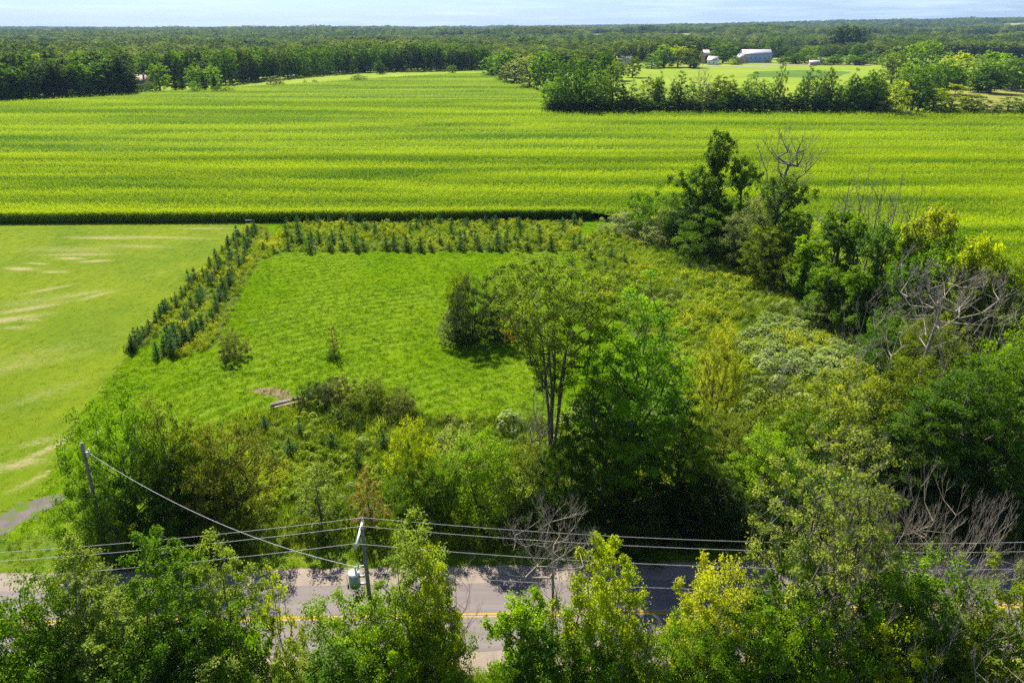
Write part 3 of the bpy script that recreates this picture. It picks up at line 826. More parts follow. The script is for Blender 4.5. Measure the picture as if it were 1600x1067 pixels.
def make_tree(seed, H, Wd, z0, env, nc, cr, nl, leaf, shell=.4, flat=.75, sub=7, tip_r=.02, pw=.48, stems=1, lean=0,
              up=.7, lsd=.26, barkm='bark', twig=0, wspread=1.0, drape=0, tipy=1.0, pen=1.4, bundle=1.1, wig=.12, S=5, tw_len=.7, tw_r=.012, tw_up=.25):
    r = np.random.default_rng(seed)
    f = ENV[env]
    # clump centres inside the envelope, thinned so they keep apart
    cand = []
    while len(cand) < nc * 6:
        t = r.uniform(0, 1); rr = f(np.array(t)) * Wd / 2
        if r.uniform() > (rr / (Wd / 2)) ** 1.3 + .06: continue
        a = r.uniform(0, 6.283); q = r.uniform() ** shell
        bump = 1 + .22 * math.sin(3 * a + seed) + .12 * math.sin(7 * a + t * 9)
        cand.append((math.cos(a) * rr * q * bump, math.sin(a) * rr * q * bump, z0 + t * (H - z0) * (0.97 - .06 * abs(math.sin(2 * a + seed)))))
    cand = np.array(cand); keep = [0]
    dmin = np.full(len(cand), 1e9)
    for _ in range(nc - 1):
        dmin = np.minimum(dmin, np.linalg.norm((cand - cand[keep[-1]]) * [1, 1, .85], axis=1))
        sc_ = dmin * r.uniform(.35, 1, len(cand)); keep.append(int(np.argmax(sc_)))
    C = cand[keep]
    C[:, 0] += lean * C[:, 2]
    # trunk
    trunks = []
    if stems == 1:
        n = 7; top = z0 + (H - z0) * (.75 if env != 'vase' else .05)
        zs = np.linspace(0, top, n); base = np.c_[lean * zs + np.cumsum(r.normal(0, .06, n)) * (zs > 0), np.cumsum(r.normal(0, .06, n)) * (zs > 0), zs]
        N, par, rad, tips = skeleton(base, C, r, tip_r, pw, wig, up_pen=pen)
        tv, tf = limbs_mesh(N, par, rad, S)
        tsets = [(N, par, tips)]
        Vt, Ft = tv, tf
    else:
        ang = np.arange(stems) * 6.283 / stems + r.uniform(0, 1)
        lab = np.argmin(np.abs(((np.arctan2(C[:, 1], C[:, 0])[:, None] - ang[None] + 3.1416) % 6.2832) - 3.1416), 1)
        parts = []; tsets = []
        for k in range(stems):
            Ck = C[lab == k]
            if len(Ck) < 2: continue
            n = 6; top = z0 + (H - z0) * .6
            zs = np.linspace(0, top, n); off = np.array([math.cos(ang[k]), math.sin(ang[k])])
            base = np.c_[(off[0] * (.12 + (zs / H) ** bundle * Wd * .28 * wspread)) + r.normal(0, .05, n), off[1] * (.12 + (zs / H) ** bundle * Wd * .28 * wspread) + r.normal(0, .05, n), zs]
            N, par, rad, tips = skeleton(base, Ck, r, tip_r, pw, wig, up_pen=pen)
            parts.append(limbs_mesh(N, par, rad, S)); tsets.append((N, par, tips))
        Vt, Ft = join_np(parts)
    if twig:
        L = [(Vt, Ft)]
        tv3 = []
        for (N, par, tips) in tsets:
            (tvv, tff), en = twigs(N, par, np.array(tips), r, twig, tw_len, tw_r, upw=tw_up); tv3.append((tvv, tff))
        # 3-sided twigs come as quads too
        L += tv3
        Vt, Ft = join_np(L)
    tm = mesh_np("trunk", Vt, Ft, M[barkm], True)
    cm = None
    if nl:
        out = unit(C - np.array([C[:, 0].mean(), C[:, 1].mean(), z0 + (H - z0) * .35]))
        m = len(C)
        cl_r = cr * r.uniform(.65, 1.25, m)
        subd = unit(r.normal(size=(m, sub, 3)) + out[:, None] * .55 + [0, 0, .25])
        subc = C[:, None] + subd * cl_r[:, None, None] * [1, 1, flat] * r.uniform(.35, 1.0, (m, sub, 1))
        if drape: subc[..., 2] -= r.uniform(0, drape, (m, sub))
        k = max(1, int(nl / (m * sub)))
        P = subc[:, :, None] + r.normal(0, 1, (m, sub, k, 3)) * (cl_r[:, None, None, None] * lsd) * [1, 1, flat * .8]
        nrm = r.normal(0, .55, (m, sub, k, 3)) + subd[:, :, None] * .6 + [0, 0, up]
        cv = r.uniform(0, 1, (m, 1, 1)) * .5 + r.uniform(0, 1, (m, sub, 1)) * .25
        v = cv + r.uniform(0, .25, (m, sub, k))
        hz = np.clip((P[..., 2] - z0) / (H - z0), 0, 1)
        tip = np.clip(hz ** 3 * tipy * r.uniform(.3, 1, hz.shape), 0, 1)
        P = P.reshape(-1, 3); n = len(P)
        P[:, 2] = np.maximum(P[:, 2], .05)
        ll = leaf * r.uniform(.65, 1.3, n)
        V, F = leaf_quads(P, nrm.reshape(-1, 3), ll, ll * r.uniform(.45, .7, n), r)
        cm = mesh_np("crown", V, F, M['leaf'], False, {'v': ('FACE', v.reshape(-1)), 'tip': ('FACE', tip.reshape(-1))})
    q = P if nl else Vt
    mid = np.median(q[:, :2], axis=0)
    H = float(np.percentile(q[:, 2], 99.7)); Wd = float(2 * np.percentile(np.hypot(q[:, 0] - mid[0], q[:, 1] - mid[1]), 91 if nl else 85))
    return dict(trunk=tm, crown=cm, H=H, W=Wd)
def make_spruce(seed, H, Wd, nl, leaf):
    r = np.random.default_rng(seed)
    nb = 60; t = np.sort(r.uniform(0.04, .97, nb)); az = np.arange(nb) * 2.399 + r.normal(0, .2, nb)
    L = Wd / 2 * (1 - t) ** .85 * r.uniform(.75, 1.15, nb) + .05
    z = t * H
    P0 = np.c_[np.zeros((nb, 2)), z]; P1 = np.c_[np.cos(az) * L, np.sin(az) * L, z + L * .12 + .02]
    V1, F1 = tubes(P0, P1, np.full(nb, .012 * H / 2), np.full(nb, .004), 3)
    V2, F2 = tubes([(0, 0, 0)], [(0, 0, H)], [.03 * H / 2], [.008], 6)
    tm = mesh_np("trunk", *join_np([(V2, F2), (V1, F1)]), M['bark'], True)
    w = L / L.sum(); bi = r.choice(nb, nl, p=w); q = r.uniform(.1, 1.05, nl)
    P = P0[bi] * (1 - q[:, None]) + P1[bi] * q[:, None] + r.normal(0, .03 * H / 2, (nl, 3))
    ax = unit(unit(P1[bi] - P0[bi]) + r.normal(0, .6, (nl, 3)) + [0, 0, .35])
    nrm = np.cross(ax, r.normal(size=(nl, 3)))
    V, F = leaf_quads(P, nrm, leaf, leaf * .4, r, axis=ax)
    k = 14                                       # leader
    P = np.c_[r.normal(0, .02, (k, 2)), H * r.uniform(.92, 1.04, k)]
    axx = unit(np.c_[r.normal(0, .4, (k, 2)), np.ones(k)])
    V3, F3 = leaf_quads(P, np.cross(axx, r.normal(size=(k, 3))), leaf, leaf * .35, r, axis=axx)
    V, F = join_np([(V, F), (V3, F3)])
    cm = mesh_np("crown", V, F, M['leaf'], False, {'v': ('FACE', r.uniform(0, .75, len(F))), 'tip': ('FACE', np.zeros(len(F)))})
    return dict(trunk=tm, crown=cm, H=H, W=Wd)

K = {}
K['ash'] = [make_tree(11 + i, 12, 5.2, 1.5, 'upright', 95, .58, 26000, .15, sub=8, stems=(3, 2, 1)[i], tip_r=.018) for i in range(3)]
K['airy'] = [make_tree(21 + i, 20, 9.0, 5.0, 'upright', 200, .55, 21000, .17, shell=.6, sub=6, twig=2, tip_r=.02, stems=(4, 3)[i], tw_len=.8, wspread=.8) for i in range(2)]
K['maple'] = [make_tree(31 + i, 19, 10, 2.0, 'upright', 170, 1.0, 50000, .20, sub=8, shell=.38, flat=.55, tip_r=.03, up=1.1) for i in range(2)]
K['elm'] = [make_tree(41, 21, 12.5, 9.0, 'vase', 200, .70, 42000, .17, shell=.6, sub=7, tip_r=.018, pw=.5, pen=.9, tipy=.4, stems=5, wspread=.62, bundle=1.7, wig=.07)]
K['broad'] = [make_tree(51 + i, 9, 7.5, .8, ('round', 'dome', 'upright')[i], 100, .8, 24000, .17, sub=8, shell=.36, tip_r=.02, stems=(1, 3, 2)[i]) for i in range(3)]
K['vine'] = [make_tree(61 + i, 13, (4.2, 5.5, 7.0)[i], .3, 'column', (80, 90, 120)[i], .62, 19000, .24, shell=.5, flat=1.2, drape=.8, tip_r=.03, up=.5, tipy=1.2) for i in range(3)]
K['dead'] = [make_tree(71 + i, 14, (6, 8, 4.5)[i], (4, 3, 5)[i], ('upright', 'fan', 'upright')[i], (30, 40, 22)[i], 0, 0, .2, shell=.6, tip_r=.018, pw=.5, barkm='dead', twig=4, tw_len=.9, tw_r=.012, tw_up=.35, stems=(1, 1, 1)[i]) for i in range(3)]
K['deadfar'] = [make_tree(75 + i, 14, (6, 8, 4.5)[i], (4, 3, 5)[i], ('upright', 'fan', 'upright')[i], (26, 34, 18)[i], 0, 0, .2, shell=.6, tip_r=.032, pw=.45, barkm='snag', twig=3, tw_len=1.2, tw_r=.022, tw_up=.4) for i in range(3)]
K['bare'] = [make_tree(78, 12, 3.4, 6.0, 'fan', 46, 0, 0, .2, shell=.8, tip_r=.010, pw=.5, barkm='dead', twig=4, tw_len=.75, tw_r=.010, tw_up=.8, pen=.3, wig=.05)]
K['snagvase'] = [make_tree(77, 13, 7, 5.5, 'vase', 40, 0, 0, .2, shell=.8, tip_r=.04, pw=.48, barkm='snag', twig=3, tw_len=1.2, tw_r=.026, tw_up=.5, pen=.5, wig=.1, lean=.06)]
K['deadfan'] = [make_tree(79, 12, 8, 4.5, 'vase', 46, 0, 0, .2, shell=.8, tip_r=.014, pw=.52, barkm='dead', twig=4, tw_len=1.0, tw_r=.012, tw_up=.55, pen=.5, wig=.06, stems=3, wspread=.5)]
K['brush'] = [make_tree(81 + i, 6, 6, .8, 'fan', 70, 0, 0, .2, shell=.7, tip_r=.009, pw=.45, barkm='dead', twig=3, tw_len=.85, tw_r=.010, tw_up=.9, stems=8, wspread=.5, pen=.3, wig=.05) for i in range(2)]
K['shrub'] = [make_tree(91 + i, 3.2, 4.2, .2, 'dome', 60, .45, 10000, .12, shell=.35, tip_r=.012, stems=4, tipy=.8) for i in range(3)]
K['sapling'] = [make_tree(101 + i, 6, 2.4, .8, 'upright', 40, .36, 3600, .13, shell=.6, tip_r=.012, twig=1, tw_len=.5, tw_r=.008) for i in range(2)]
K['spruce'] = [make_spruce(111 + i, 2.2, (1.3, 1.6, 1.1)[i], 620, .17) for i in range(3)]
K['mid'] = [make_tree(121 + i, 16, (9, 8, 11, 7)[i], (1, 2, .5, 1)[i], ('round', 'upright', 'dome', 'upright')[i], 70, 1.3, 4200, .62, shell=.4, tip_r=.05, S=4) for i in range(4)]
K['midairy'] = [make_tree(131 + i, 17, 7, 3, 'upright', 60, .9, 1900, .5, shell=.6, sub=5, tip_r=.04, twig=1, S=4, tw_len=1.2, tw_r=.03) for i in range(2)]
K['midpine'] = [make_spruce(141, 18, 8.5, 2600, .9)]
K['far'] = [make_tree(151 + i, 20, (11, 9, 12)[i], 2, ('round', 'upright', 'dome')[i], 34, 2.1, 1500, 1.2, shell=.4, tip_r=.1, pw=.35, S=3, up=.9) for i in range(3)]

TREES = []
def ordinal(n):
    a = ['first', 'second', 'third', 'fourth', 'fifth', 'sixth', 'seventh', 'eighth', 'ninth', 'tenth', 'eleventh', 'twelfth', 'thirteenth', 'fourteenth', 'fifteenth', 'sixteenth', 'seventeenth', 'eighteenth', 'nineteenth']
    if n > 99: return 'hundred' + ('th' if n == 100 else ' and ' + ordinal(n - 100))
    if n <= 19: return a[n - 1]
    t = {2: 'twenty', 3: 'thirty', 4: 'forty', 5: 'fifty', 6: 'sixty', 7: 'seventy', 8: 'eighty', 9: 'ninety'}[n // 10]
    return (t[:-1] + 'ieth') if n % 10 == 0 else t + '-' + a[n % 10 - 1]
def tint_word(c):
    if c[2] > .035: return 'grey green'
    if c[0] > .17: return 'yellow green'
    if c[0] > .11: return 'bright green'
    if c[0] / c[1] > .7: return 'olive'
    return 'mid green' if c[0] > .06 else 'dark green'
def place(kind, i, px, Y, ytop, wpx, col, label, cat='tree', group=None, rz=None, name=None, minh=None, lean=None, z0=0.0):
    Y = float(Y)
    pr = K[kind][i % len(K[kind])]
    x, z, mpp = up(px, Y, ytop)
    h = max(z - z0, minh or 1.0); w = wpx * mpp
    sx = w / pr['W']; sz = h / pr['H']
    rz = random.uniform(0, 6.28) if rz is None else rz
    e = empty(name or ('tree' if cat == 'tree' else cat.replace(' ', '_')), (x, Y, z0), rz, (sx, sx, sz))
    if lean: e.rotation_euler = (R(lean[0]), R(lean[1]), rz)
    tag(e, label, cat, group); e['px_order'] = px; e['tint'] = tint_word(col)
    col = tuple(min(.5, c * 1.35) for c in col) if col not in (DG, MG, BG, YG, OL, GG, LG, SP, BK) else col
    nm = 'stems' if cat in ('shrub', 'bush') else 'trunk'
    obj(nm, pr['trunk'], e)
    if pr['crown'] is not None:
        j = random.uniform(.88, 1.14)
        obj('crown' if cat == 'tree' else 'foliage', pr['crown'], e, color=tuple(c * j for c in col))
    TREES.append((x, Y, h, w))
    return e
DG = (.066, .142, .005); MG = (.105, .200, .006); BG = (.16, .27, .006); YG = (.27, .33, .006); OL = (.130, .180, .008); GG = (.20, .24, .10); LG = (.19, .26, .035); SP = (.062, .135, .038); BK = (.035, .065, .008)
T = place
# --- near side of the road, from left
T('broad', 1, 40, 29.5, 905, 200, MG, "wide rounded green tree at the bottom left corner of the photo")
T('ash', 0, 105, 30.5, 845, 150, LG, "pale leaved slender tree near the roadside, leftmost in front of the tall leaning pole")
T('ash', 1, 232, 30.5, 825, 150, MG, "broad leafy tree in front of the road, left of the long service cable end")
T('ash', 2, 325, 30.8, 838, 130, LG, "slender pale topped tree whose crown touches the lowest left wires")
T('sapling', 0, 420, 29.5, 880, 65, YG, "thin open sapling with yellowish leaves over the asphalt left of the transformer pole")
T('broad', 0, 545, 29.8, 945, 190, BG, "low bright ivy clad tree around the foot of the transformer pole")
T('ash', 0, 640, 30.2, 803, 150, LG, "tall leafy tree standing immediately right of the transformer pole")
T('ash', 2, 672, 28.5, 860, 110, YG, "yellow tinged tree pressed against the tall leafy one by the transformer pole")
T('dead', 2, 712, 30.5, 862, 80, OL, "thin bare trunk over the road, beside the yellow centre line's open stretch")
T('vine', 1, 815, 29.0, 938, 110, BG, "short ivy wrapped tree in front of the road, left of the bare crowned one", rz=.3)
T('bare', 0, 868, 30.3, 785, 130, OL, "bare grey tree with a fan of fine twigs rising over the wires")
T('ash', 1, 950, 29.8, 836, 150, YG, "bright yellow green maple at the roadside, between the bare tree and the dark asphalt")
T('broad', 2, 1130, 29.6, 878, 165, (.24, .26, .013), "most yellow tree at the bottom, hiding the centre line at its right end")
T('ash', 2, 1262, 30.0, 848, 120, MG, "green tree just left of the tall airy tree, its top reaching the wires")
T('airy', 1, 1335, 31.2, 632, 235, (.17, .21, .035), "tallest airy tree near the road, thin pale leaves and many fine branches")
T('airy', 0, 1375, 33.0, 690, 160, (.14, .17, .04), "smaller airy tree growing close behind the tallest pale one")
T('broad', 1, 1490, 30.3, 880, 270, MG, "broad low green tree under the pile of bare branches at bottom right")
T('brush', 0, 1450, 33.6, 795, 190, OL, "bare grey fan of branches leaning over the road", lean=(0, 12))
T('brush', 1, 1545, 33.4, 785, 200, OL, "bare brush with upright twigs at the right border of the photo")
T('dead', 0, 1565, 29.5, 775, 120, OL, "leafless upright tree at the bottom right corner")
T('brush', 1, 1500, 28.5, 930, 240, OL, "tangle of dead twigs low at the bottom right")
T('dead', 1, 1310, 29.0, 900, 110, OL, "short broken dead tree under the airy tree, pale bare limbs")
fills = [(-20, 28, 960, 190, MG), (165, 28.5, 930, 170, LG), (270, 27.5, 960, 190, DG), (365, 28, 950, 150, MG), (450, 27.5, 1015, 120, LG),
         (520, 27, 1000, 170, DG), (600, 28, 965, 150, BG), (675, 27.5, 985, 120, MG), (735, 27.2, 1045, 90, LG), (850, 27.5, 985, 150, DG), (905, 29, 950, 150, MG),
         (1005, 28, 975, 150, LG), (1080, 27, 985, 140, MG), (1190, 28.2, 940, 150, MG), (1265, 27.5, 950, 150, BG), (1350, 28.5, 925, 170, MG), (1420, 27.5, 975, 180, YG),
         (1545, 27.5, 975, 200, OL), (1620, 29, 900, 190, OL), (60, 27, 1010, 200, DG), (200, 26.5, 1020, 200, DG), (340, 26.5, 1030, 180, LG),
         (1130, 26.5, 1010, 170, DG), (960, 26.5, 1025, 170, DG), (790, 26.2, 1052, 90, MG), (1460, 29.5, 905, 150, MG), (1395, 30, 880, 120, MG)]
for q, (a, b, c, d, e) in enumerate(fills):
    T(('broad', 'ash', 'broad', 'shrub')[q % 4], q, a, b, c, d, e, "understorey tree in the near roadside thicket along the bottom of the photo", 'tree', 'understorey trees of the near thicket', name='understorey_tree')
# --- behind the road, left copse
T('broad', 0, 165, 47.5, 630, 140, MG, "dark green tree at the left end of the copse, right behind the leaning pole")
T('broad', 2, 235, 49.5, 622, 110, (.11, .15, .02), "topmost pale crowned tree in the middle of the left copse")
T('broad', 1, 130, 45.8, 735, 120, MG, "small tree at the foot of the leaning pole")
T('broad', 2, 292, 48.5, 660, 120, OL, "olive tree in the left copse behind the service cable")
T('broad', 0, 345, 47.5, 672, 130, (.11, .125, .018), "olive yellow tree at the right end of the left copse")
T('broad', 1, 230, 46.5, 720, 150, DG, "low dark tree filling the front of the left copse")
T('broad', 1, 320, 46.2, 760, 130, OL, "low brownish tree at the right front of the left copse")
T('sapling', 1, 153, 42.4, 745, 46, MG, "slim leafy sapling in front of the leaning pole")
T('broad', 2, 146, 42.9, 775, 62, MG, "little leafy tree hugging the foot of the leaning pole")
# saplings in the rough meadow
T('sapling', 0, 487, 47.5, 728, 70, LG, "slim sapling left of the pair above the transformer pole")
T('sapling', 1, 570, 47.3, 735, 60, (.16, .13, .02), "thin sapling with rusty yellow leaves directly above the pole top")
T('broad', 2, 640, 50.5, 655, 85, YG, "small tree with a yellow green tip and visible dark stem")
T('broad', 0, 655, 48.2, 722, 115, MG, "rounded dark tree behind the tallest leafy roadside tree")
T('broad', 2, 748, 49.0, 678, 135, BG, "vivid light green tree left of the dark tall group")
T('shrub', 0, 715, 54, 655, 90, GG, "grey green shrub at the lot edge above the vivid green tree", 'shrub')
T('shrub', 1, 800, 47.5, 740, 120, LG, "pale shrub in the shade left of the elm foot", 'shrub')
# elm and maple
T('elm', 0, 872, 55.0, 406, 215, (.125, .18, .012), "vase shaped elm with bare forked trunk standing before the lot", rz=.8)
ex, ez, _ = up(802, 54.6, 515)
rl = np.random.default_rng(77)
cc = np.repeat(rl.normal(0, .55, (12, 3)), 14, 0) + rl.normal(0, .16, (168, 3)) + [ex, 54.6, ez]
lv, lf = leaf_quads(cc, rl.normal(size=(168, 3)) + [0, 0, .8], .22, .13, rl)
elm = [o for o in SC.objects if o.get('label', '').startswith('vase shaped elm')][0]
bpy.context.view_layer.update()
inv = elm.matrix_world.inverted()
q = obj('crown_spray', mesh_np('crown_spray', [tuple(inv @ Vector(v)) for v in lv], lf, M['leaf'], False, {'v': ('FACE', rl.uniform(.3, .8, 168)), 'tip': ('FACE', np.zeros(168))}), elm, color=(.42, .21, .05))
q['kind'] = 'stuff'
q['label'] = 'orange autumn leaves on a low branch'
bp = np.array([(elm.location.x - .3, 55, 9.0), ((elm.location.x + ex) / 2, 54.8, (9.0 + ez) / 2 + .6), (ex, 54.6, ez)])
bp = np.array([tuple(inv @ Vector(v)) for v in bp])
obj('branch', mesh_np('branch', *tubes(bp[:-1], bp[1:], [.07, .05], [.05, .015], 5), M['bark'], True), elm)
T('maple', 0, 1010, 51.5, 430, 200, (.105, .21, .005), "tallest dense dark green maple right of the elm", rz=2.0)
T('maple', 1, 955, 49.8, 560, 130, (.08, .15, .006), "dark tree under the elm's right side, hiding the maple's foot")
T('broad', 1, 880, 49.0, 690, 130, DG, "very dark round tree around the elm's trunk base")
T('broad', 0, 830, 50.5, 700, 90, OL, "small olive tree beneath the leaning dead trunks")
T('dead', 2, 803, 52.5, 560, 70, OL, "leaning dead trunk with vine remains left of the elm", lean=(0, 14))
T('dead', 2, 835, 52.0, 590, 60, OL, "second leaning dead trunk, between the first and the elm", lean=(0, 8))
T('maple', 0, 1075, 49.5, 600, 120, MG, "dark tree closing the maple's right flank")
T('broad', 1, 1010, 47.6, 760, 180, BK, "deep shade tree beside the road under the maple")  # near-black leaf tint: the shade under the maple is in the colour
T('broad', 2, 1120, 47.6, 745, 150, BK, "shaded tree by the road, right of the maple's foot")  # shade painted in by the same near-black tint
# right of the maple
T('broad', 2, 1135, 64, 505, 85, (.24, .26, .02), "bright yellow slender tree at the meadow edge right of the maple")
T('broad', 0, 1140, 55, 650, 120, OL, "olive tree with rusty patches below the bright yellow one")
T('broad', 0, 1205, 50, 680, 120, BG, "clear green round tree between the maple and the tall airy tree")
T('dead', 2, 1237, 60, 490, 60, OL, "slim bare tree standing in the pale creepers")
T('dead', 2, 1368, 58, 430, 70, OL, "tall slim leafless trunk above the yellow green crown")
T('broad', 1, 1335, 56, 572, 200, (.18, .22, .018), "wide yellow green crown behind the tall airy tree")
T('broad', 0, 1270, 55, 640, 110, MG, "mid green tree left of the wide yellow green crown")
T('broad', 2, 1440, 56, 560, 150, OL, "olive tree right of the wide yellow green crown")
T('bare', 0, 1488, 62, 408, 150, OL, "big dead tree with a broad fan of grey branches")
T('dead', 2, 1510, 58, 455, 70, OL, "dead tree right beside the big grey fan")
T('dead', 1, 1590, 62, 430, 90, OL, "dead twigs at the right border above the dark trees")
T('maple', 1, 1530, 51.5, 560, 190, DG, "large dark green tree at the right border behind the road")
T('maple', 0, 1455, 50.5, 620, 130, DG, "dark tree with reddish tinge left of the large border tree")
T('maple', 0, 1625, 53, 520, 160, MG, "tree cut by the right border of the photo")
T('broad', 1, 1580, 57, 520, 130, BG, "bright low tree behind the large border tree")
T('broad', 0, 1400, 49.5, 690, 130, BK, "shaded tree between the airy tree and the dark right group")  # darkest leaf tint stands in for the shade here
T('broad', 1, 1560, 48.5, 720, 200, BK, "deep shade tree by the road at the right border")  # roadside shade put into the leaf colour
T('broad', 2, 1215, 47.5, 770, 130, DG, "low dark tree behind the road below the clear green round one")
T('broad', 0, 1300, 47.8, 740, 150, DG, "dark tree behind the trunk of the tall airy tree")
T('broad', 1, 1470, 47.5, 770, 150, BK, "shaded low tree behind the bare grey fan")  # leaf colour darkened to carry the shade
# --- fence line with vine covered trees
T('vine', 0, 1127, 134, 205, 52, (.07, .115, .014), "narrow vine tower, highest of the fence line")
T('vine', 2, 1102, 132, 262, 100, DG, "broad dark vine covered tree below the narrow tower")
T('vine', 1, 1166, 131, 248, 56, MG, "second vine tower just right of the highest one")
T('broad', 0, 1078, 131, 300, 80, (.05, .10, .015), "round dark tree at the left foot of the vine towers")
T('broad', 1, 1110, 124, 325, 110, MG, "low green tree in front of the broad dark vine tree")
T('shrub', 0, 1028, 141, 292, 90, MG, "dark shrubby growth at the corn corner left of the vine towers", 'shrub')
T('shrub', 1, 1000, 146, 300, 60, DG, "leftmost dark shrub of the fence line by the corn", 'shrub')
T('shrub', 2, 985, 141, 330, 90, GG, "sprawling pale bramble at the left end of the fence line", 'shrub')
T('shrub', 0, 1045, 134, 328, 90, GG, "low bramble in front of the left vine towers", 'shrub')
T('snagvase', 0, 1237, 123, 195, 85, OL, "bare dead tree with a crooked reddish trunk above the fence line", rz=1.0)
T('broad', 2, 1190, 118, 305, 90, GG, "grey green tree in front of the crooked dead one")
T('vine', 2, 1225, 119, 275, 95, (.055, .10, .012), "dark vine tree directly under the crooked dead tree")
T('broad', 0, 1200, 112, 355, 80, OL, "olive tree at the foot of the dark vine tree")
T('vine', 0, 1268, 104, 372, 55, BG, "small bright ivy column in the gap showing corn behind")
T('deadfar', 0, 1330, 106, 262, 90, OL, "tangled leafless tree left of the three bare stems")
T('deadfar', 2, 1362, 101, 255, 50, OL, "first of the three tall bare stems over the corn")
T('deadfar', 2, 1385, 100, 262, 50, OL, "second of the three tall bare stems over the corn")
T('deadfar', 2, 1445, 95, 285, 50, OL, "slim bare stem over the corn, right of the three tall ones")
T('deadfar', 0, 1395, 92, 300, 70, OL, "bare branched tree rising from the tall middle vine tree")
T('deadfar', 2, 1412, 99, 270, 50, OL, "third of the three tall bare stems over the corn")
T('vine', 1, 1322, 99, 335, 85, DG, "dark vine covered trunk under the tangled leafless tree")
T('vine', 1, 1300, 93, 420, 70, MG, "green ivy column in front of the dark vine trunk")
T('vine', 2, 1392, 90, 352, 90, (.05, .10, .012), "tall dark vine tree in the middle of the fence line")
T('vine', 0, 1350, 88, 420, 60, MG, "ivy column left of the tall middle vine tree")
T('vine', 1, 1468, 84, 325, 80, (.16, .19, .016), "bright yellow green vine tower right of the middle")
T('vine', 2, 1500, 79, 368, 110, MG, "wide vine tree right of the bright tower")
T('vine', 2, 1430, 82, 400, 90, DG, "dark vine tree between the middle tree and the bright tower")
T('vine', 0, 1540, 74, 415, 80, OL, "olive vine tower near the right border")
T('broad', 2, 1600, 74, 400, 110, OL, "brownish open tree at the right border of the fence line")
T('vine', 0, 1348, 96, 345, 55, MG, "slim vine tower between the tangled leafless tree and the tall middle vine tree")
T('vine', 1, 1428, 87, 352, 62, BG, "bright ivy tower immediately right of the tall middle vine tree")
T('vine', 1, 1535, 76, 372, 75, YG, "yellow green vine tower second from the right border of the fence line")
T('vine', 2, 1575, 77, 405, 95, MG, "broad vine tree beside the brownish open tree at the right border")
T('vine', 0, 1250, 112, 330, 55, MG, "slim vine tower right of the crooked dead tree's foot")
T('broad', 1, 1400, 76, 500, 120, DG, "dark low tree in front of the middle vine trees")
T('broad', 0, 1470, 70, 500, 110, OL, "olive tree behind the big grey dead fan")
T('dead', 1, 1420, 72, 455, 90, OL, "grey dead tree in front of the middle vine trees")
T('shrub', 1, 1240, 107, 400, 80, OL, "dark shrub at the meadow edge under the olive tree", 'shrub')
T('shrub', 2, 1290, 92, 470, 90, GG, "pale shrub at the foot of the ivy columns", 'shrub')
# --- shrubs of the lot
T('shrub', 0, 357, 82.3, 512, 50, (.11, .12, .03), "small lone round bush at the lower end of the spruce rows", 'bush')
T('broad', 1, 735, 88, 432, 90, (.040, .06, .014), "large dark round bush of the clump in the lot", 'bush')
T('broad', 0, 715, 91, 425, 45, OL, "lighter bush tip rising behind the large dark one", 'bush')
T('broad', 1, 785, 89, 446, 75, (.045, .065, .016), "right hand dark bush of the clump in the lot", 'bush')
T('shrub', 2, 705, 87, 480, 50, GG, "pale twiggy bush at the left foot of the clump in the lot", 'bush')
T('sapling', 1, 517, 82.5, 504, 18, (.14, .13, .03), "thin lone sapling standing in the open lot")
T('shrub', 0, 518, 81.8, 545, 24, MG, "tiny shrub around the foot of the lone sapling", 'shrub')
T('shrub', 0, 487, 69.5, 597, 60, BK, "darkest shrub at the left end of the brush mound", 'shrub')
T('shrub', 1, 525, 69.5, 590, 70, (.05, .065, .03), "dark shrub in the middle of the brush mound", 'shrub')
T('shrub', 2, 575, 69, 592, 75, OL, "brownish shrub at the right of the brush mound", 'shrub')
T('shrub', 1, 625, 66.5, 608, 55, (.08, .09, .03), "small shrub closing the right end of the brush mound", 'shrub')
T('shrub', 2, 555, 67, 612, 70, OL, "low shrub in front of the brush mound", 'shrub')

# --- young spruces
def spruce(x, y, h, label, group):
    i = random.randrange(3); pr = K['spruce'][i]
    s = h / pr['H'] * random.uniform(1.15, 1.6)
    e = empty('young_spruce', (x, y, 0), random.uniform(0, 6.28), (s, s, h / pr['H']))
    tag(e, label, 'spruce', group)
    obj('trunk', pr['trunk'], e)
    j = random.uniform(.8, 1.3); obj('crown', pr['crown'], e, color=(SP[0] * j, SP[1] * j, SP[2] * j))
rows = [((402, 357), (372, 420), (330, 500), (268, 556), 42), ((392, 362), (345, 425), (290, 500), (250, 556), 34), ((375, 368), (320, 425), (260, 490), (202, 552), 38)]
for ri, (a, b, c, d, n) in enumerate(rows):
    cnt_ = 0
    pts = [np.array(gp(*q)) for q in (a, b, c, d)]
    for k in range(n):
        t = k / (n - 1) * 3 * .9999; q = int(t); p = pts[q] * (1 - (t - q)) + pts[q + 1] * (t - q) + RNG.normal(0, .3, 2)
        if random.random() < .08: continue
        cnt_ += 1
        spruce(p[0], p[1], random.uniform(1.3, 2.7), "young spruce in the %s diagonal row beside the lawn, %s from the far end" % (('inner', 'middle', 'outer')[ri], ordinal(cnt_)), 'young spruces of the diagonal rows')
n_in = {}
for q, (py, h0) in enumerate(((352, 1.9), (360, 2.0), (370, 2.0), (380, 2.1), (391, 2.3))):
    for px in range(452, 905, 17):
        if random.random() < (.35, .45, .45, .4, .2)[q]: continue
        p = gp(px + random.uniform(-6, 6), py + random.uniform(-2, 2))
        n_in[q] = n_in.get(q, 0) + 1
        spruce(p[0], p[1], h0 * random.uniform(.7, 1.5), "young spruce in the %s strip row, %s from the left" % (('rearmost', 'second rearmost', 'middle', 'second front', 'front')[q], ordinal(n_in[q])), 'young spruces of the back strip')
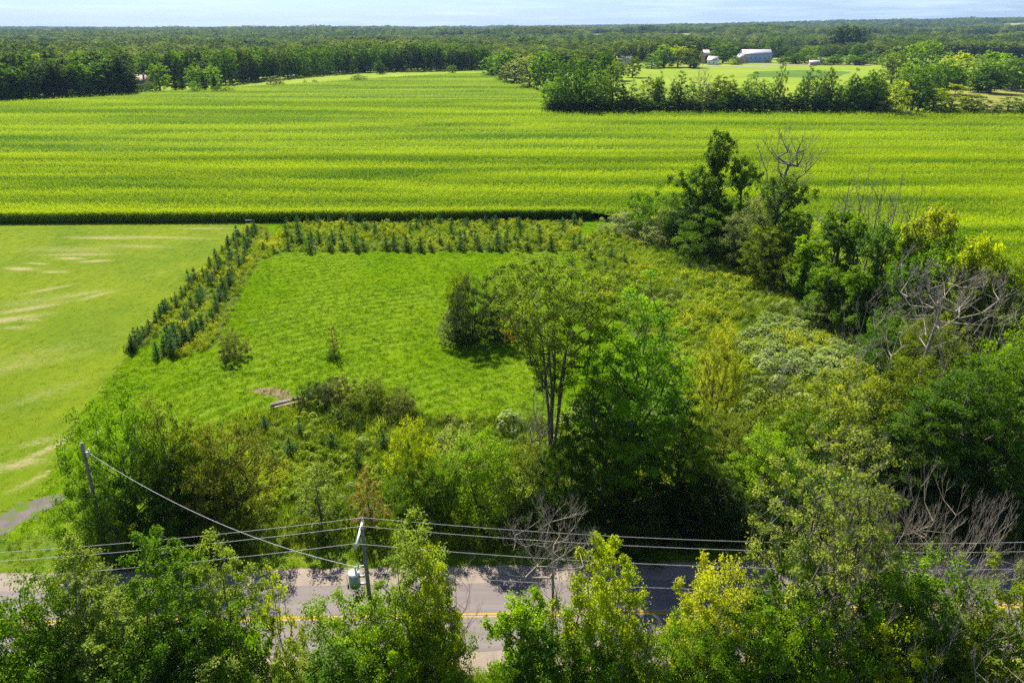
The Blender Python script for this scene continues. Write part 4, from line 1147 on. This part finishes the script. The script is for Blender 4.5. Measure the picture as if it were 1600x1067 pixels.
p = gp(892, 413); spruce(p[0], p[1], 2.3, "single young spruce standing alone on the lot below the back strip", None)
for q, (px, py, h) in enumerate(((412, 392, 1.7), (428, 395, 1.6), (418, 376, 1.8), (905, 385, 2.4), (912, 395, 2.2), (922, 408, 2.4), (930, 418, 2.2), (945, 425, 2.4), (958, 432, 2.3), (968, 442, 2.5), (930, 392, 2.0), (955, 405, 2.2), (975, 415, 2.4))):
    p = gp(px, py); spruce(p[0], p[1], h, "young spruce at the %s corner of the planted strip, %s of its group" % (("left", ordinal(q + 1)) if q < 3 else ("right", ordinal(q - 2))), 'young spruces at the strip corners')
for q, (px, py) in enumerate(((415, 660), (470, 668), (530, 655), (455, 700), (520, 690), (560, 665), (600, 690), (640, 665), (560, 720), (430, 720), (690, 700), (610, 735))):
    p = gp(px, py + 10); spruce(p[0], p[1], random.uniform(1.3, 2.2), "small spruce half hidden in the tall weeds, %s" % ("left of all the others", "below the lying timber", "just below the dark brush", "low and left", "in the middle of the weeds", "right below the brownish brush", "right of the middle", "near the right end of the mound", "in front of the middle one", "lowest on the left", "rightmost", "lowest on the right")[q], 'small spruces in the rough weeds')

# --- hedgerow behind the corn, and trees round the far farm
HG = 'trees of the hedgerow behind the corn'
hedge = [(768, 88, 650, 36, MG), (790, 76, 600, 44, MG), (775, 100, 640, 30, DG), (805, 95, 560, 44, GG), (828, 86, 520, 50, GG), (850, 74, 500, 46, MG), (870, 84, 480, 40, DG)]
cols = (MG, DG, OL, MG, DG, BG, OL)
for q, (px, yt, Yd, w, c) in enumerate(hedge):
    T('mid', q, px, Yd, yt, w, c, ("tree at the left end of the hedgerow where it runs away from the camera"), 'tree', 'trees at the left end of the hedgerow', name='hedgerow_tree')
px = 862; q = 0
rr_ = random.Random(5)
while px < 1380:
    yt = 116 + rr_.uniform(-22, 30) + (10 if 1010 < px < 1220 else 0); w = rr_.uniform(18, 40)
    k = 'midairy' if rr_.random() < .6 else 'mid'
    if 1228 < px < 1246 or 1000 < px < 1006: px += 10; continue
    T(k, q, px, 364 + rr_.uniform(-5, 12), yt, w, cols[rr_.randrange(7)], "tree in the dark hedgerow directly behind the corn field", 'tree', HG, name='hedgerow_tree')
    px += rr_.uniform(6, 12); q += 1
for px in range(865, 1395, 22):
    T('mid', px, px + rr_.uniform(-5, 5), 362, 152 + rr_.uniform(-8, 8), 40, DG, "low dark tree at the foot of the hedgerow behind the corn", 'tree', 'low trees at the hedgerow foot', name='hedgerow_tree')
for (px, yt, k) in ((1098, 100, 2), (1103, 103, 0), (1058, 112, 0), (1110, 118, 2)):
    T('deadfar', k, px, 368, yt, 26, OL, "dead bare tree standing in the hedgerow behind the corn", 'tree', 'bare trees in the hedgerow', name='hedgerow_tree')
tall = [(908, 72, 520, 34, MG, 'midairy', 0), (945, 74, 515, 40, DG, 'mid', 1), (886, 92, 430, 40, DG, 'mid', 0), (930, 96, 460, 36, MG, 'mid', 3), (965, 92, 600, 36, LG, 'mid', 1), (990, 88, 640, 30, OL, 'mid', 0)]
for (px, yt, Yd, w, c, k, i) in tall:
    T(k, i, px, Yd, yt, w, c, "tall tree rising behind the left part of the hedgerow", 'tree', 'tall trees behind the left hedgerow', name='tree')
right = [(1408, 128, 352, 56, YG, 'mid', 2), (1440, 108, 365, 50, DG, 'mid', 1), (1425, 100, 420, 44, BG, 'mid', 0), (1462, 100, 400, 50, MG, 'mid', 0), (1385, 118, 380, 60, OL, 'midairy', 1), (1360, 120, 375, 50, MG, 'mid', 3),
         (1495, 133, 362, 80, YG, 'mid', 2), (1465, 140, 358, 50, MG, 'mid', 2), (1530, 150, 360, 70, DG, 'mid', 2), (1580, 152, 355, 60, DG, 'mid', 2), (1610, 148, 355, 50, MG, 'mid', 2),
         (1405, 74, 560, 40, LG, 'mid', 1), (1430, 68, 600, 40, BG, 'mid', 0), (1455, 62, 640, 44, BG, 'mid', 0), (1480, 82, 560, 50, MG, 'mid', 2), (1505, 82, 520, 52, YG, 'mid', 0), (1490, 95, 470, 60, MG, 'mid', 1), (1470, 100, 450, 50, DG, 'mid', 0),
         (1550, 80, 560, 44, BG, 'mid', 0), (1575, 84, 520, 56, BG, 'mid', 2), (1560, 95, 480, 50, DG, 'mid', 1), (1595, 90, 500, 50, DG, 'mid', 0), (1540, 98, 490, 40, MG, 'mid', 3), (1615, 80, 520, 50, MG, 'mid', 1)]
for (px, yt, Yd, w, c, k, i) in right:
    T(k, i, px, Yd, yt, w, c, "field tree among the scattered trees on the right beyond the corn", 'tree', 'scattered trees on the right beyond the corn', name='field_tree')
farm = [(1133, 66, 900, 40, MG), (1115, 80, 880, 18, DG), (1150, 88, 860, 20, BG), (1040, 70, 800, 36, BG), (1062, 72, 810, 34, YG), (1082, 72, 800, 34, OL), (1020, 84, 780, 30, MG), (1085, 92, 780, 18, DG),
        (1210, 60, 1000, 26, DG), (1262, 72, 900, 22, BG), (1280, 72, 900, 22, MG), (1245, 84, 880, 26, MG), (1268, 86, 870, 26, BG), (1305, 86, 860, 26, MG), (1312, 80, 880, 20, DG), (1343, 68, 900, 26, MG), (1330, 86, 860, 24, BG),
        (1358, 82, 880, 26, MG), (1374, 80, 860, 20, DG), (1392, 78, 800, 26, BG), (1240, 78, 930, 24, DG), (1225, 88, 880, 22, MG), (1290, 90, 850, 22, DG), (1345, 90, 850, 26, MG)]
for q, (px, yt, Yd, w, c) in enumerate(farm):
    T('mid', q, px, Yd, yt, w, c, "tree around the distant farm buildings", 'tree', 'trees around the distant farm', name='farm_tree')
for (px, w, yt) in ((1310, 20, 38), (1322, 20, 36), (1336, 20, 37), (1348, 16, 40)):
    T('mid', 0, px, 1150, yt + 4, w + 8, BK, "dark tall pine in the row beyond the small white house", 'tree', 'dark pines beyond the white house', name='pine_tree')
# left: trees round the house, lone ones in the hay meadow
T('mid', 0, 242, 500, 99, 34, BG, "round light green tree beside the brown roofed house")
T('mid', 0, 303, 520, 103, 30, BG, "left one of the twin round trees right of the house")
T('mid', 0, 329, 525, 102, 24, BG, "right one of the twin round trees right of the house")
for (px, yt, w) in ((270, 112, 16), (281, 114, 14), (315, 114, 16), (333, 117, 18), (200, 122, 18)):
    T('midpine', 0, px, 495, yt, w, BK, "small dark conifer near the brown roofed house", 'tree', 'small conifers near the house', name='conifer')
for (px, yt, w, c) in ((210, 131, 26, MG), (165, 133, 24, MG), (222, 136, 20, DG), (232, 130, 36, DG), (302, 127, 20, MG), (188, 128, 26, GG), (340, 135, 24, DG), (355, 136, 20, OL)):
    T('shrub', 1, px, 482, yt, w, c, "garden shrub near the brown roofed house", 'shrub', 'garden shrubs near the house')
T('mid', 2, 430, 560, 119, 28, GG, "grey green round bush in the hay meadow behind the corn", 'bush')
T('shrub', 0, 476, 560, 124, 8, YG, "tiny pale bush in the hay meadow", 'bush')
T('shrub', 1, 491, 560, 125, 13, DG, "small dark bush next to the tiny pale one", 'bush')
T('shrub', 2, 560, 590, 117, 30, DG, "wide low dark bush in the middle of the hay meadow", 'bush')
T('mid', 0, 706, 680, 102, 16, MG, "lone round tree at the crest of the corn field")
T('mid', 3, 592, 690, 94, 16, DG, "dark small tree in front of the forest edge")
# left near wood and forest front trees
def front(px, Y, yt, w, label, grp):
    k = random.randrange(4)
    T('mid', k, px, Y, yt, w, random.choice((DG, DG, BK, MG, (.05, .08, .02))), label, 'tree', grp, name='forest_tree')
for row, (Yo, dyt) in enumerate(((0, 0), (28, -9), (60, -16))):
    px = -30
    while px < 185:
        Yb = 425 + px * .25 + Yo; base = 160 - px * .08
        front(px, Yb, 103 + dyt - px * .05 + random.uniform(-9, 9), random.uniform(34, 54), "tree of the dark wood at the left border behind the corn", 'trees of the left border wood'); px += random.uniform(13, 22)
for row, Yo in enumerate((0, 25)):
    px = 175
    while px < 765:
        Yb = np.interp(px, (175, 345, 560, 770), (560, 560, 715, 765)) + Yo
        h = random.uniform(18, 26); d = Yb * math.cos(TH) + (CAM_H - h) * math.sin(TH)
        yt = 533.5 - FPX * math.tan(TH - math.atan((CAM_H - h) / Yb))
        front(px, Yb, yt, random.uniform(10, 15) / d * FPX, "forest tree standing at the edge of the woods behind the hay meadow", 'forest edge trees behind the hay meadow'); px += random.uniform(4.5, 8) / d * FPX

for grp, txt in (('trees of the hedgerow behind the corn', "%s tree of the hedgerow behind the corn, %s from its left end"),
                 ('low trees at the hedgerow foot', "low %s tree at the hedgerow foot, %s from the left"),
                 ('scattered trees on the right beyond the corn', "%s field tree right of the hedgerow, %s from the left"),
                 ('trees around the distant farm', "%s distant tree round the farm, %s from the left"),
                 ('understorey trees of the near thicket', "%s understorey tree along the bottom edge, %s from the left"),
                 ('trees at the left end of the hedgerow', "%s tree where the hedgerow turns away, %s from its left end"),
                 ('tall trees behind the left hedgerow', "tall %s tree behind the left part of the hedgerow, %s from the left"),
                 ('bare trees in the hedgerow', "%sbare dead tree in the hedgerow behind the corn, %s from the left"),
                 ('small conifers near the house', "small %s conifer near the brown roofed house, %s from the left"),
                 ('garden shrubs near the house', "%s garden shrub near the brown roofed house, %s from the left"),
                 ('dark pines beyond the white house', "tall %s tree beyond the small white house, %s from the left"),
                 ('trees of the left border wood', "%s tree of the left border wood, %s from the left"),
                 ('forest edge trees behind the hay meadow', "%s forest edge tree behind the hay meadow, %s from the left")):
    L_ = sorted([o for o in SC.objects if o.get('group') == grp], key=lambda o: o['px_order'])
    for q, o in enumerate(L_): o['label'] = txt % ('' if grp.startswith('bare') else o['tint'], ordinal(q + 1))
for o in SC.objects:
    if 'px_order' in o: del o['px_order'], o['tint']

# --- far woods as one mass
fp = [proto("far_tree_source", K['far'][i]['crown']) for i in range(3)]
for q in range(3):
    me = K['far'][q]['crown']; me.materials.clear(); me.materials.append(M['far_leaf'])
def woods(D0, D1, sp, sc, seed):
    r = np.random.default_rng(seed); A = []
    D = D0
    while D < D1:
        hw = D * .86; n = int(2 * hw / sp)
        x = (np.arange(n) + r.uniform(-.45, .45, n)) * sp - hw
        A.append(np.c_[x, D + r.uniform(-.5, .5, n) * sp]); D += sp
    P = np.concatenate(A)
    x, y = P[:, 0], P[:, 1]
    # open land of the right half up to the first wood behind the farm
    px = 800 + FPX * x / (y * math.cos(TH) + CAM_H * math.sin(TH))
    start = np.interp(px, (-200, 0, 175, 180, 345, 560, 770, 780, 930, 985, 1000, 1150, 1300, 1400, 1700), (470, 485, 505, 590, 600, 765, 815, 700, 720, 900, 930, 1020, 1080, 1060, 1000))
    k = y > start + 12
    clear = fbm(x / 260, y / 170, 12) + .6 * (x > 250)                        # clearings, mostly on the right
    k &= ~((clear > .72) & (y > 1150) & (y < 4200))
    P = P[k]; n = len(P)
    z = terrain(P[:, 0], P[:, 1]) - .6
    h = sc * r.uniform(.78, 1.15, n) * (1 + .12 * fbm(P[:, 0] / 90, P[:, 1] / 90, 4))
    g = 1.25 * sc * (1 + .35 * fbm(P[:, 0] / 45, P[:, 1] / 45, 14)) * r.uniform(.75, 1.35, n)
    h = sc * (1 + .30 * fbm(P[:, 0] / 60, P[:, 1] / 60, 4)) * r.uniform(.8, 1.1, n)
    s = np.c_[g, g, h]
    return np.c_[P, z], s
A, Sx = [], []
for a in ((470, 1500, 10.0, 1.0, 1), (1500, 3600, 17, 1.15, 2), (3600, 9500, 42, (1.9), 3)):
    p, s = woods(*a)
    if a[0] > 3000: s[:, 2] *= .62
    A.append(p); Sx.append(s)
P = np.concatenate(A); s = np.concatenate(Sx)
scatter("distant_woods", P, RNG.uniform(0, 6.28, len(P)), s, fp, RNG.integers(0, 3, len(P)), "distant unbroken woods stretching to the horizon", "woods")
print("woods", len(P), "corn", len(PP))

# ------------------------------------------------------------------ far buildings
def gable(w, d, hw, hr, along='x', over=.5, th=.25):
    """walls and roof of a gabled block, ridge along x"""
    V = np.array([(-w / 2, -d / 2, 0), (w / 2, -d / 2, 0), (w / 2, d / 2, 0), (-w / 2, d / 2, 0), (-w / 2, -d / 2, hw), (w / 2, -d / 2, hw), (w / 2, d / 2, hw), (-w / 2, d / 2, hw), (-w / 2, 0, hr), (w / 2, 0, hr)])
    F = [(0, 1, 5, 4), (2, 3, 7, 6), (1, 2, 6, 5), (3, 0, 4, 7), (5, 6, 9), (7, 4, 8)]
    return V, F
def building(name, label, cat, px, py, wpx, depth, hwall, hroof, wm, rm, rz=0, wins=(), doors=(), chimney=False):
    x, y = gp(px, py); mpp = up(px, y, py)[2]; w = wpx * mpp
    e = empty(name, (x, y + depth / 2, 0), rz); tag(e, label, cat)
    V, F = gable(w, depth, hwall, hroof)
    me = bpy.data.meshes.new("wall"); me.from_pydata([tuple(v) for v in V], [], F); me.update(); me.materials.append(wm); obj("wall", me, e)
    o = .6; sl = (hroof - hwall) / (depth / 2)
    parts = []
    for sgn in (-1, 1):
        y1 = sgn * (depth / 2 + o); z1 = hwall - o * sl + .05; t = .25
        v = np.array([(-w / 2 - o, y1, z1), (w / 2 + o, y1, z1), (w / 2 + o, 0, hroof + .05), (-w / 2 - o, 0, hroof + .05)])
        v2 = v + [0, 0, t]
        VV = np.r_[v, v2]; FF = np.array([(0, 1, 2, 3), (7, 6, 5, 4), (0, 4, 5, 1), (1, 5, 6, 2), (3, 2, 6, 7), (0, 3, 7, 4)])
        parts.append((VV, FF))
    rf = obj("roof", mesh_np("roof", *join_np(parts), rm), e)
    if chimney: obj("chimney", mesh_np("chimney", *box(w * .2, w * .2 + .9, -.45, .45, hroof - .8, hroof + 1.4), M['brick']), rf)
    for (fx, fz, ww, hh) in wins:
        obj("window", mesh_np("window", *box(fx * w - ww / 2, fx * w + ww / 2, -depth / 2 - .06, -depth / 2 + .02, fz, fz + hh), M['window']), e)
    for (fx, ww, hh) in doors:
        obj("door", mesh_np("door", *box(fx * w - ww / 2, fx * w + ww / 2, -depth / 2 - .07, -depth / 2 + .02, 0.02, hh), M['barn_red']), e)
    return e
building("barn", "long blue grey barn with pale metal roof on the far farm", "barn", 1183, 98.5, 44, 20, 9.5, 14.5, M['barn_wall'], M['roof_white'], 0, [(-.4 + .16 * i, 4.5, 1.4, 1.4) for i in range(6)], ((-.42, 5, 5), (.35, 5, 5)))
building("barn_annex", "low reddish annex at the left end of the long barn", "barn", 1159, 99.5, 9, 12, 6, 10, M['barn_red'], M['roof_pink'], R(-30), ((0, 2, 1.2, 1.2),))
building("farmhouse", "brick farmhouse with pale pinkish roof left of the barn", "house", 1102, 100, 13, 9, 9.5, 15, M['brick'], M['roof_pink'], R(35), ((-.25, 1.5, 1.2, 1.8), (.25, 1.5, 1.2, 1.8), (-.25, 5.5, 1.2, 1.8), (.25, 5.5, 1.2, 1.8)), chimney=True)
building("farmhouse_wing", "lower wing with pale roof against the brick farmhouse", "house", 1115, 102, 14, 9, 5, 9, M['white'], M['roof_pink'], R(-35), ((-.25, 1.5, 1.2, 1.6), (.25, 1.5, 1.2, 1.6)))
building("shed", "small open shed with pale roof in the far pasture", "shed", 1273, 102.5, 15, 6, 3.2, 5.0, M['barn_red'], M['roof_white'], 0, (), ((-.2, 2.5, 2.4), (.25, 2.5, 2.4)))
building("shed", "second pale roofed shed just behind the small open one", "shed", 1281, 98.5, 10, 6, 3.5, 5.4, M['barn_red'], M['roof_white'], 0, (), ((0, 2.5, 2.4),))
building("white_house", "small white house with gabled roof at the far wood edge", "house", 1333, 80, 18, 9, 5, 11, M['white'], M['roof_white'], R(20), ((-.25, 1.5, 1.5, 1.6), (.25, 1.5, 1.5, 1.6)))
building("shed", "low pale roofed shed behind the left hedgerow", "shed", 975, 101, 22, 9, 4, 8.5, M['white'], M['roof_white'], 0, ((0, 1.5, 1.4, 1.2),))
building("house", "brown roofed house beside the round light green tree", "house", 217, 140, 26, 11, 3.8, 9.0, M['brick'], M['roof_brown'], R(-12), ((-.3, 1.4, 1.6, 1.4), (0, 1.4, 1.6, 1.4), (.3, 1.4, 1.6, 1.4)), chimney=True)
building("house", "second brown roofed house, left of the first", "house", 176, 141, 26, 12, 4, 9.5, M['brick'], M['roof_brown'], R(15), ((-.3, 1.4, 1.6, 1.4), (.3, 1.4, 1.6, 1.4)))
building("far_house", "long low far house among the trees at the right border", "house", 1530, 82, 26, 10, 5, 8, M['white'], M['roof_brown'], 0, ((-.3, 1.5, 1.6, 1.4), (.3, 1.5, 1.6, 1.4)))

# ------------------------------------------------------------------ utility poles and wires
PX, _, _ = up(565, 32.0, 825)
PY = 32.0; PZ = CAM_H - PY * math.tan(dep(826))
def pole_shaft(h, r0=.17, r1=.11):
    zs = np.linspace(0, h, 7); rr = np.linspace(r0, r1, 7)
    V, F = lathe([(a, b) for a, b in zip(rr, zs)] + [(0.001, h + .02)], 12)
    return V, F
def insul(p, s=1.0):
    V, F = lathe([(.02, 0), (.05, .02), (.09, .05), (.05, .08), (.085, .11), (.045, .15), (.06, .18), (.001, .21)], 10, p)
    return V, F
def make_pole(label, transformer, x):
    y = PY + .023 * (x - PX)
    e = empty("utility_pole", (x, y, 0), R(1.3)); tag(e, label, "utility pole", "utility poles of the roadside line")
    obj("shaft", mesh_np("shaft", *pole_shaft(PZ), M['pole'], True), e)
    ca = obj("crossarm", mesh_np("crossarm", *box(-.17 - .06, -.11, -1.25, 1.25, PZ - .42, PZ - .30), M['steel']), e)
    for s in (-1, 1):
        V, F = tubes([(-.15, s * .75, PZ - .42)], [(-.14, s * .1, PZ - 1.1)], [.02], [.02], 5); obj("brace", mesh_np("brace", V, F, M['steel']), e)
    for yy in (-1.15, 1.15): obj("insulator", mesh_np("insulator", *insul((-.17, yy, PZ - .30)), M['porcelain'], True), e)
    obj("insulator", mesh_np("insulator", *insul((0, 0, PZ + .0)), M['porcelain'], True), e)
    if transformer:
        c = (-.75, -.15, PZ - 4.3)
        tk = obj("transformer", mesh_np("transformer", *lathe([(.001, 0), (.30, .0), (.33, .04), (.33, .95), (.35, .97), (.35, 1.02)], 20, c), M['tank'], True), e)
        obj("lid", mesh_np("lid", *lathe([(.355, 1.02), (.355, 1.07), (.30, 1.13), (.15, 1.18), (.001, 1.19)], 20, c), M['lid'], True), tk)
        obj("bushing", mesh_np("bushing", *lathe([(.05, 1.12), (.09, 1.18), (.05, 1.24), (.09, 1.30), (.05, 1.36), (.08, 1.42), (.03, 1.50), (.001, 1.52)], 10, (c[0] + .12, c[1], c[2])), M['porcelain'], True), tk)
        obj("bracket", mesh_np("bracket", *join_np([box(-.46, -.1, -.2, -.12, PZ - 3.55, PZ - 3.43), box(-.46, -.1, -.2, -.12, PZ - 4.15, PZ - 4.03)]), M['steel']), e)
        obj("fuse_cutout", mesh_np("fuse_cutout", *join_np([tubes([(-.1, -.1, PZ - 2.7)], [(-.55, -.15, PZ - 2.75)], [.03], [.03], 6), tubes([(-.50, -.15, PZ - 3.05)], [(-.38, -.15, PZ - 2.5)], [.05], [.05], 8)]), M['porcelain'], True), e)
        obj("arrester", mesh_np("arrester", *lathe([(.001, 0), (.06, .02), (.06, .30), (.03, .34), (.001, .36)], 8, (c[0] - .42, c[1] - .05, c[2] - .15)), M['black'], True), e)
        pts = [(c[0] - .42, c[1] - .05, c[2] + .2), (c[0] - .45, c[1] - .05, c[2] + .8), (c[0] - .34, c[1], c[2] + 1.0)]
        pts2 = [(c[0] - .42, c[1] - .05, c[2] - .15), (c[0] - .30, c[1], c[2] - .38), (c[0] + .1, c[1], c[2] - .5), (c[0] + .45, c[1], c[2] - .3), (c[0] + .62, c[1] + .1, c[2] + .1)]
        for pp in (pts, pts2):
            a = np.array(pp); n = len(a) - 1
            obj("lead", mesh_np("lead", *tubes(a[:-1], a[1:], np.full(n, .014), np.full(n, .014), 5), M['black'], True), e)
    return e
make_pole("brown wooden utility pole with crossarm and grey transformer before the road", True, PX)
def wire(name, p0, p1, sag, rad, label, mat='wire', group=None, n=40):
    p0 = np.array(p0, float); p1 = np.array(p1, float)
    t = np.linspace(0, 1, n + 1)[:, None]
    P = p0 + (p1 - p0) * t; P[:, 2] -= (4 * sag * t * (1 - t))[:, 0]
    o = obj(name, mesh_np(name, *tubes(P[:-1], P[1:], np.full(n, rad), np.full(n, rad), 6), M[mat], True))
    tag(o, label, 'wire', group); return o
L = 78.0
for sgn, sd_ in ((-1, 'left'), (1, 'right')):
    x1 = PX + sgn * L; y1 = PY + .023 * sgn * L
    for (dy, dz, nm) in ((0, .2, 'pole top'), (1.15, -.10, 'far end of the crossarm'), (-1.15, -.10, 'near end of the crossarm')):
        ox = -.17 if dy else 0
        wire("overhead_wire", (PX + ox, PY + dy, PZ + dz), (x1 + ox, y1 + dy, PZ + dz), 2.75, .011, "thin overhead wire running %s from the %s" % (sd_, nm))
    wire("overhead_wire", (PX, PY - .2, PZ - 3.1), (x1, y1 - .2, PZ - 3.1), 2.4, .009, "lowest thin wire running %s across the road surface view" % sd_)
    make_pole("utility pole of the roadside line beyond the %s edge of the view" % sd_, False, x1)
# the leaning pole left, behind the road
bx, by = -33.1, 43.3
tx, tz, _ = up(128, 43.3, 692)
e = empty("utility_pole", (bx, by, 0)); e.rotation_euler = (0, math.atan2(tx - bx, tz), 0)
tag(e, "tall leaning bare wooden pole at the left copse", "utility pole")
h = math.hypot(tx - bx, tz)
obj("shaft", mesh_np("shaft", *pole_shaft(h, .16, .11), M['pole'], True), e)
obj("bracket", mesh_np("bracket", *join_np([box(.1, .42, -.05, .05, h - .9, h - .78), box(.34, .42, -.06, .06, h - 1.2, h - .5)]), M['steel']), e)
wire("service_cable", (tx + .2, by, tz - .8), (PX - .1, PY + .15, PZ - 3.2), 1.5, .016, "thick twisted service cable dropping from the leaning pole to the transformer pole")

# ------------------------------------------------------------------ small things
def plank(name, px0, py0, px1, py1, w, t, label, cat, mat):
    a = gp(px0, py0); b = gp(px1, py1); Lg = math.dist(a, b)
    e = obj(name, mesh_np(name, *box(0, Lg, -w / 2, w / 2, 0, t), mat), None, (a[0], a[1], .03))
    e.rotation_euler = (0, 0, math.atan2(b[1] - a[1], b[0] - a[0])); return tag(e, label, cat)
plank("timber_beam", 424, 638, 470, 627, .65, .5, "long weathered timber lying at the left end of the brush mound", "timber", M['snag'])
o = plank("timber_board", 430, 641, 466, 632, .3, .4, "second board lying against the weathered timber", "timber", M['dirt'])
a = gp(389, 348)
e = empty("feed_box", (a[0], a[1], 0)); tag(e, "small white topped box on legs at the corn corner of the lawn", "box")
obj("top", mesh_np("top", *box(-.7, .7, -.35, .35, .55, .68), M['white']), e)
for sx in (-.6, .6):
    for sy in (-.28, .28): obj("leg", mesh_np("leg", *box(sx - .04, sx + .04, sy - .04, sy + .04, 0, .55), M['dead']), e)

# ------------------------------------------------------------------ haze
s = NT("haze_air")
vol = s.n("ShaderNodeVolumePrincipled")
vol.inputs['Color'].default_value = (0.40, 0.62, 1.0, 1)
vol.inputs['Density'].default_value = 0.000040
vol.inputs['Anisotropy'].default_value = 0.0
s.t.links.new(vol.outputs[0], s.out.inputs['Volume'])
s.m.cycles.homogeneous_volume = True
s.m.cycles.volume_sampling = 'EQUIANGULAR'
zmin = float(min(0, Z.min())) - 1
tag(obj("haze", mesh_np("haze", *box(-13000, 13000, -12500, 13000, zmin, 180), s.m)), kind='stuff')
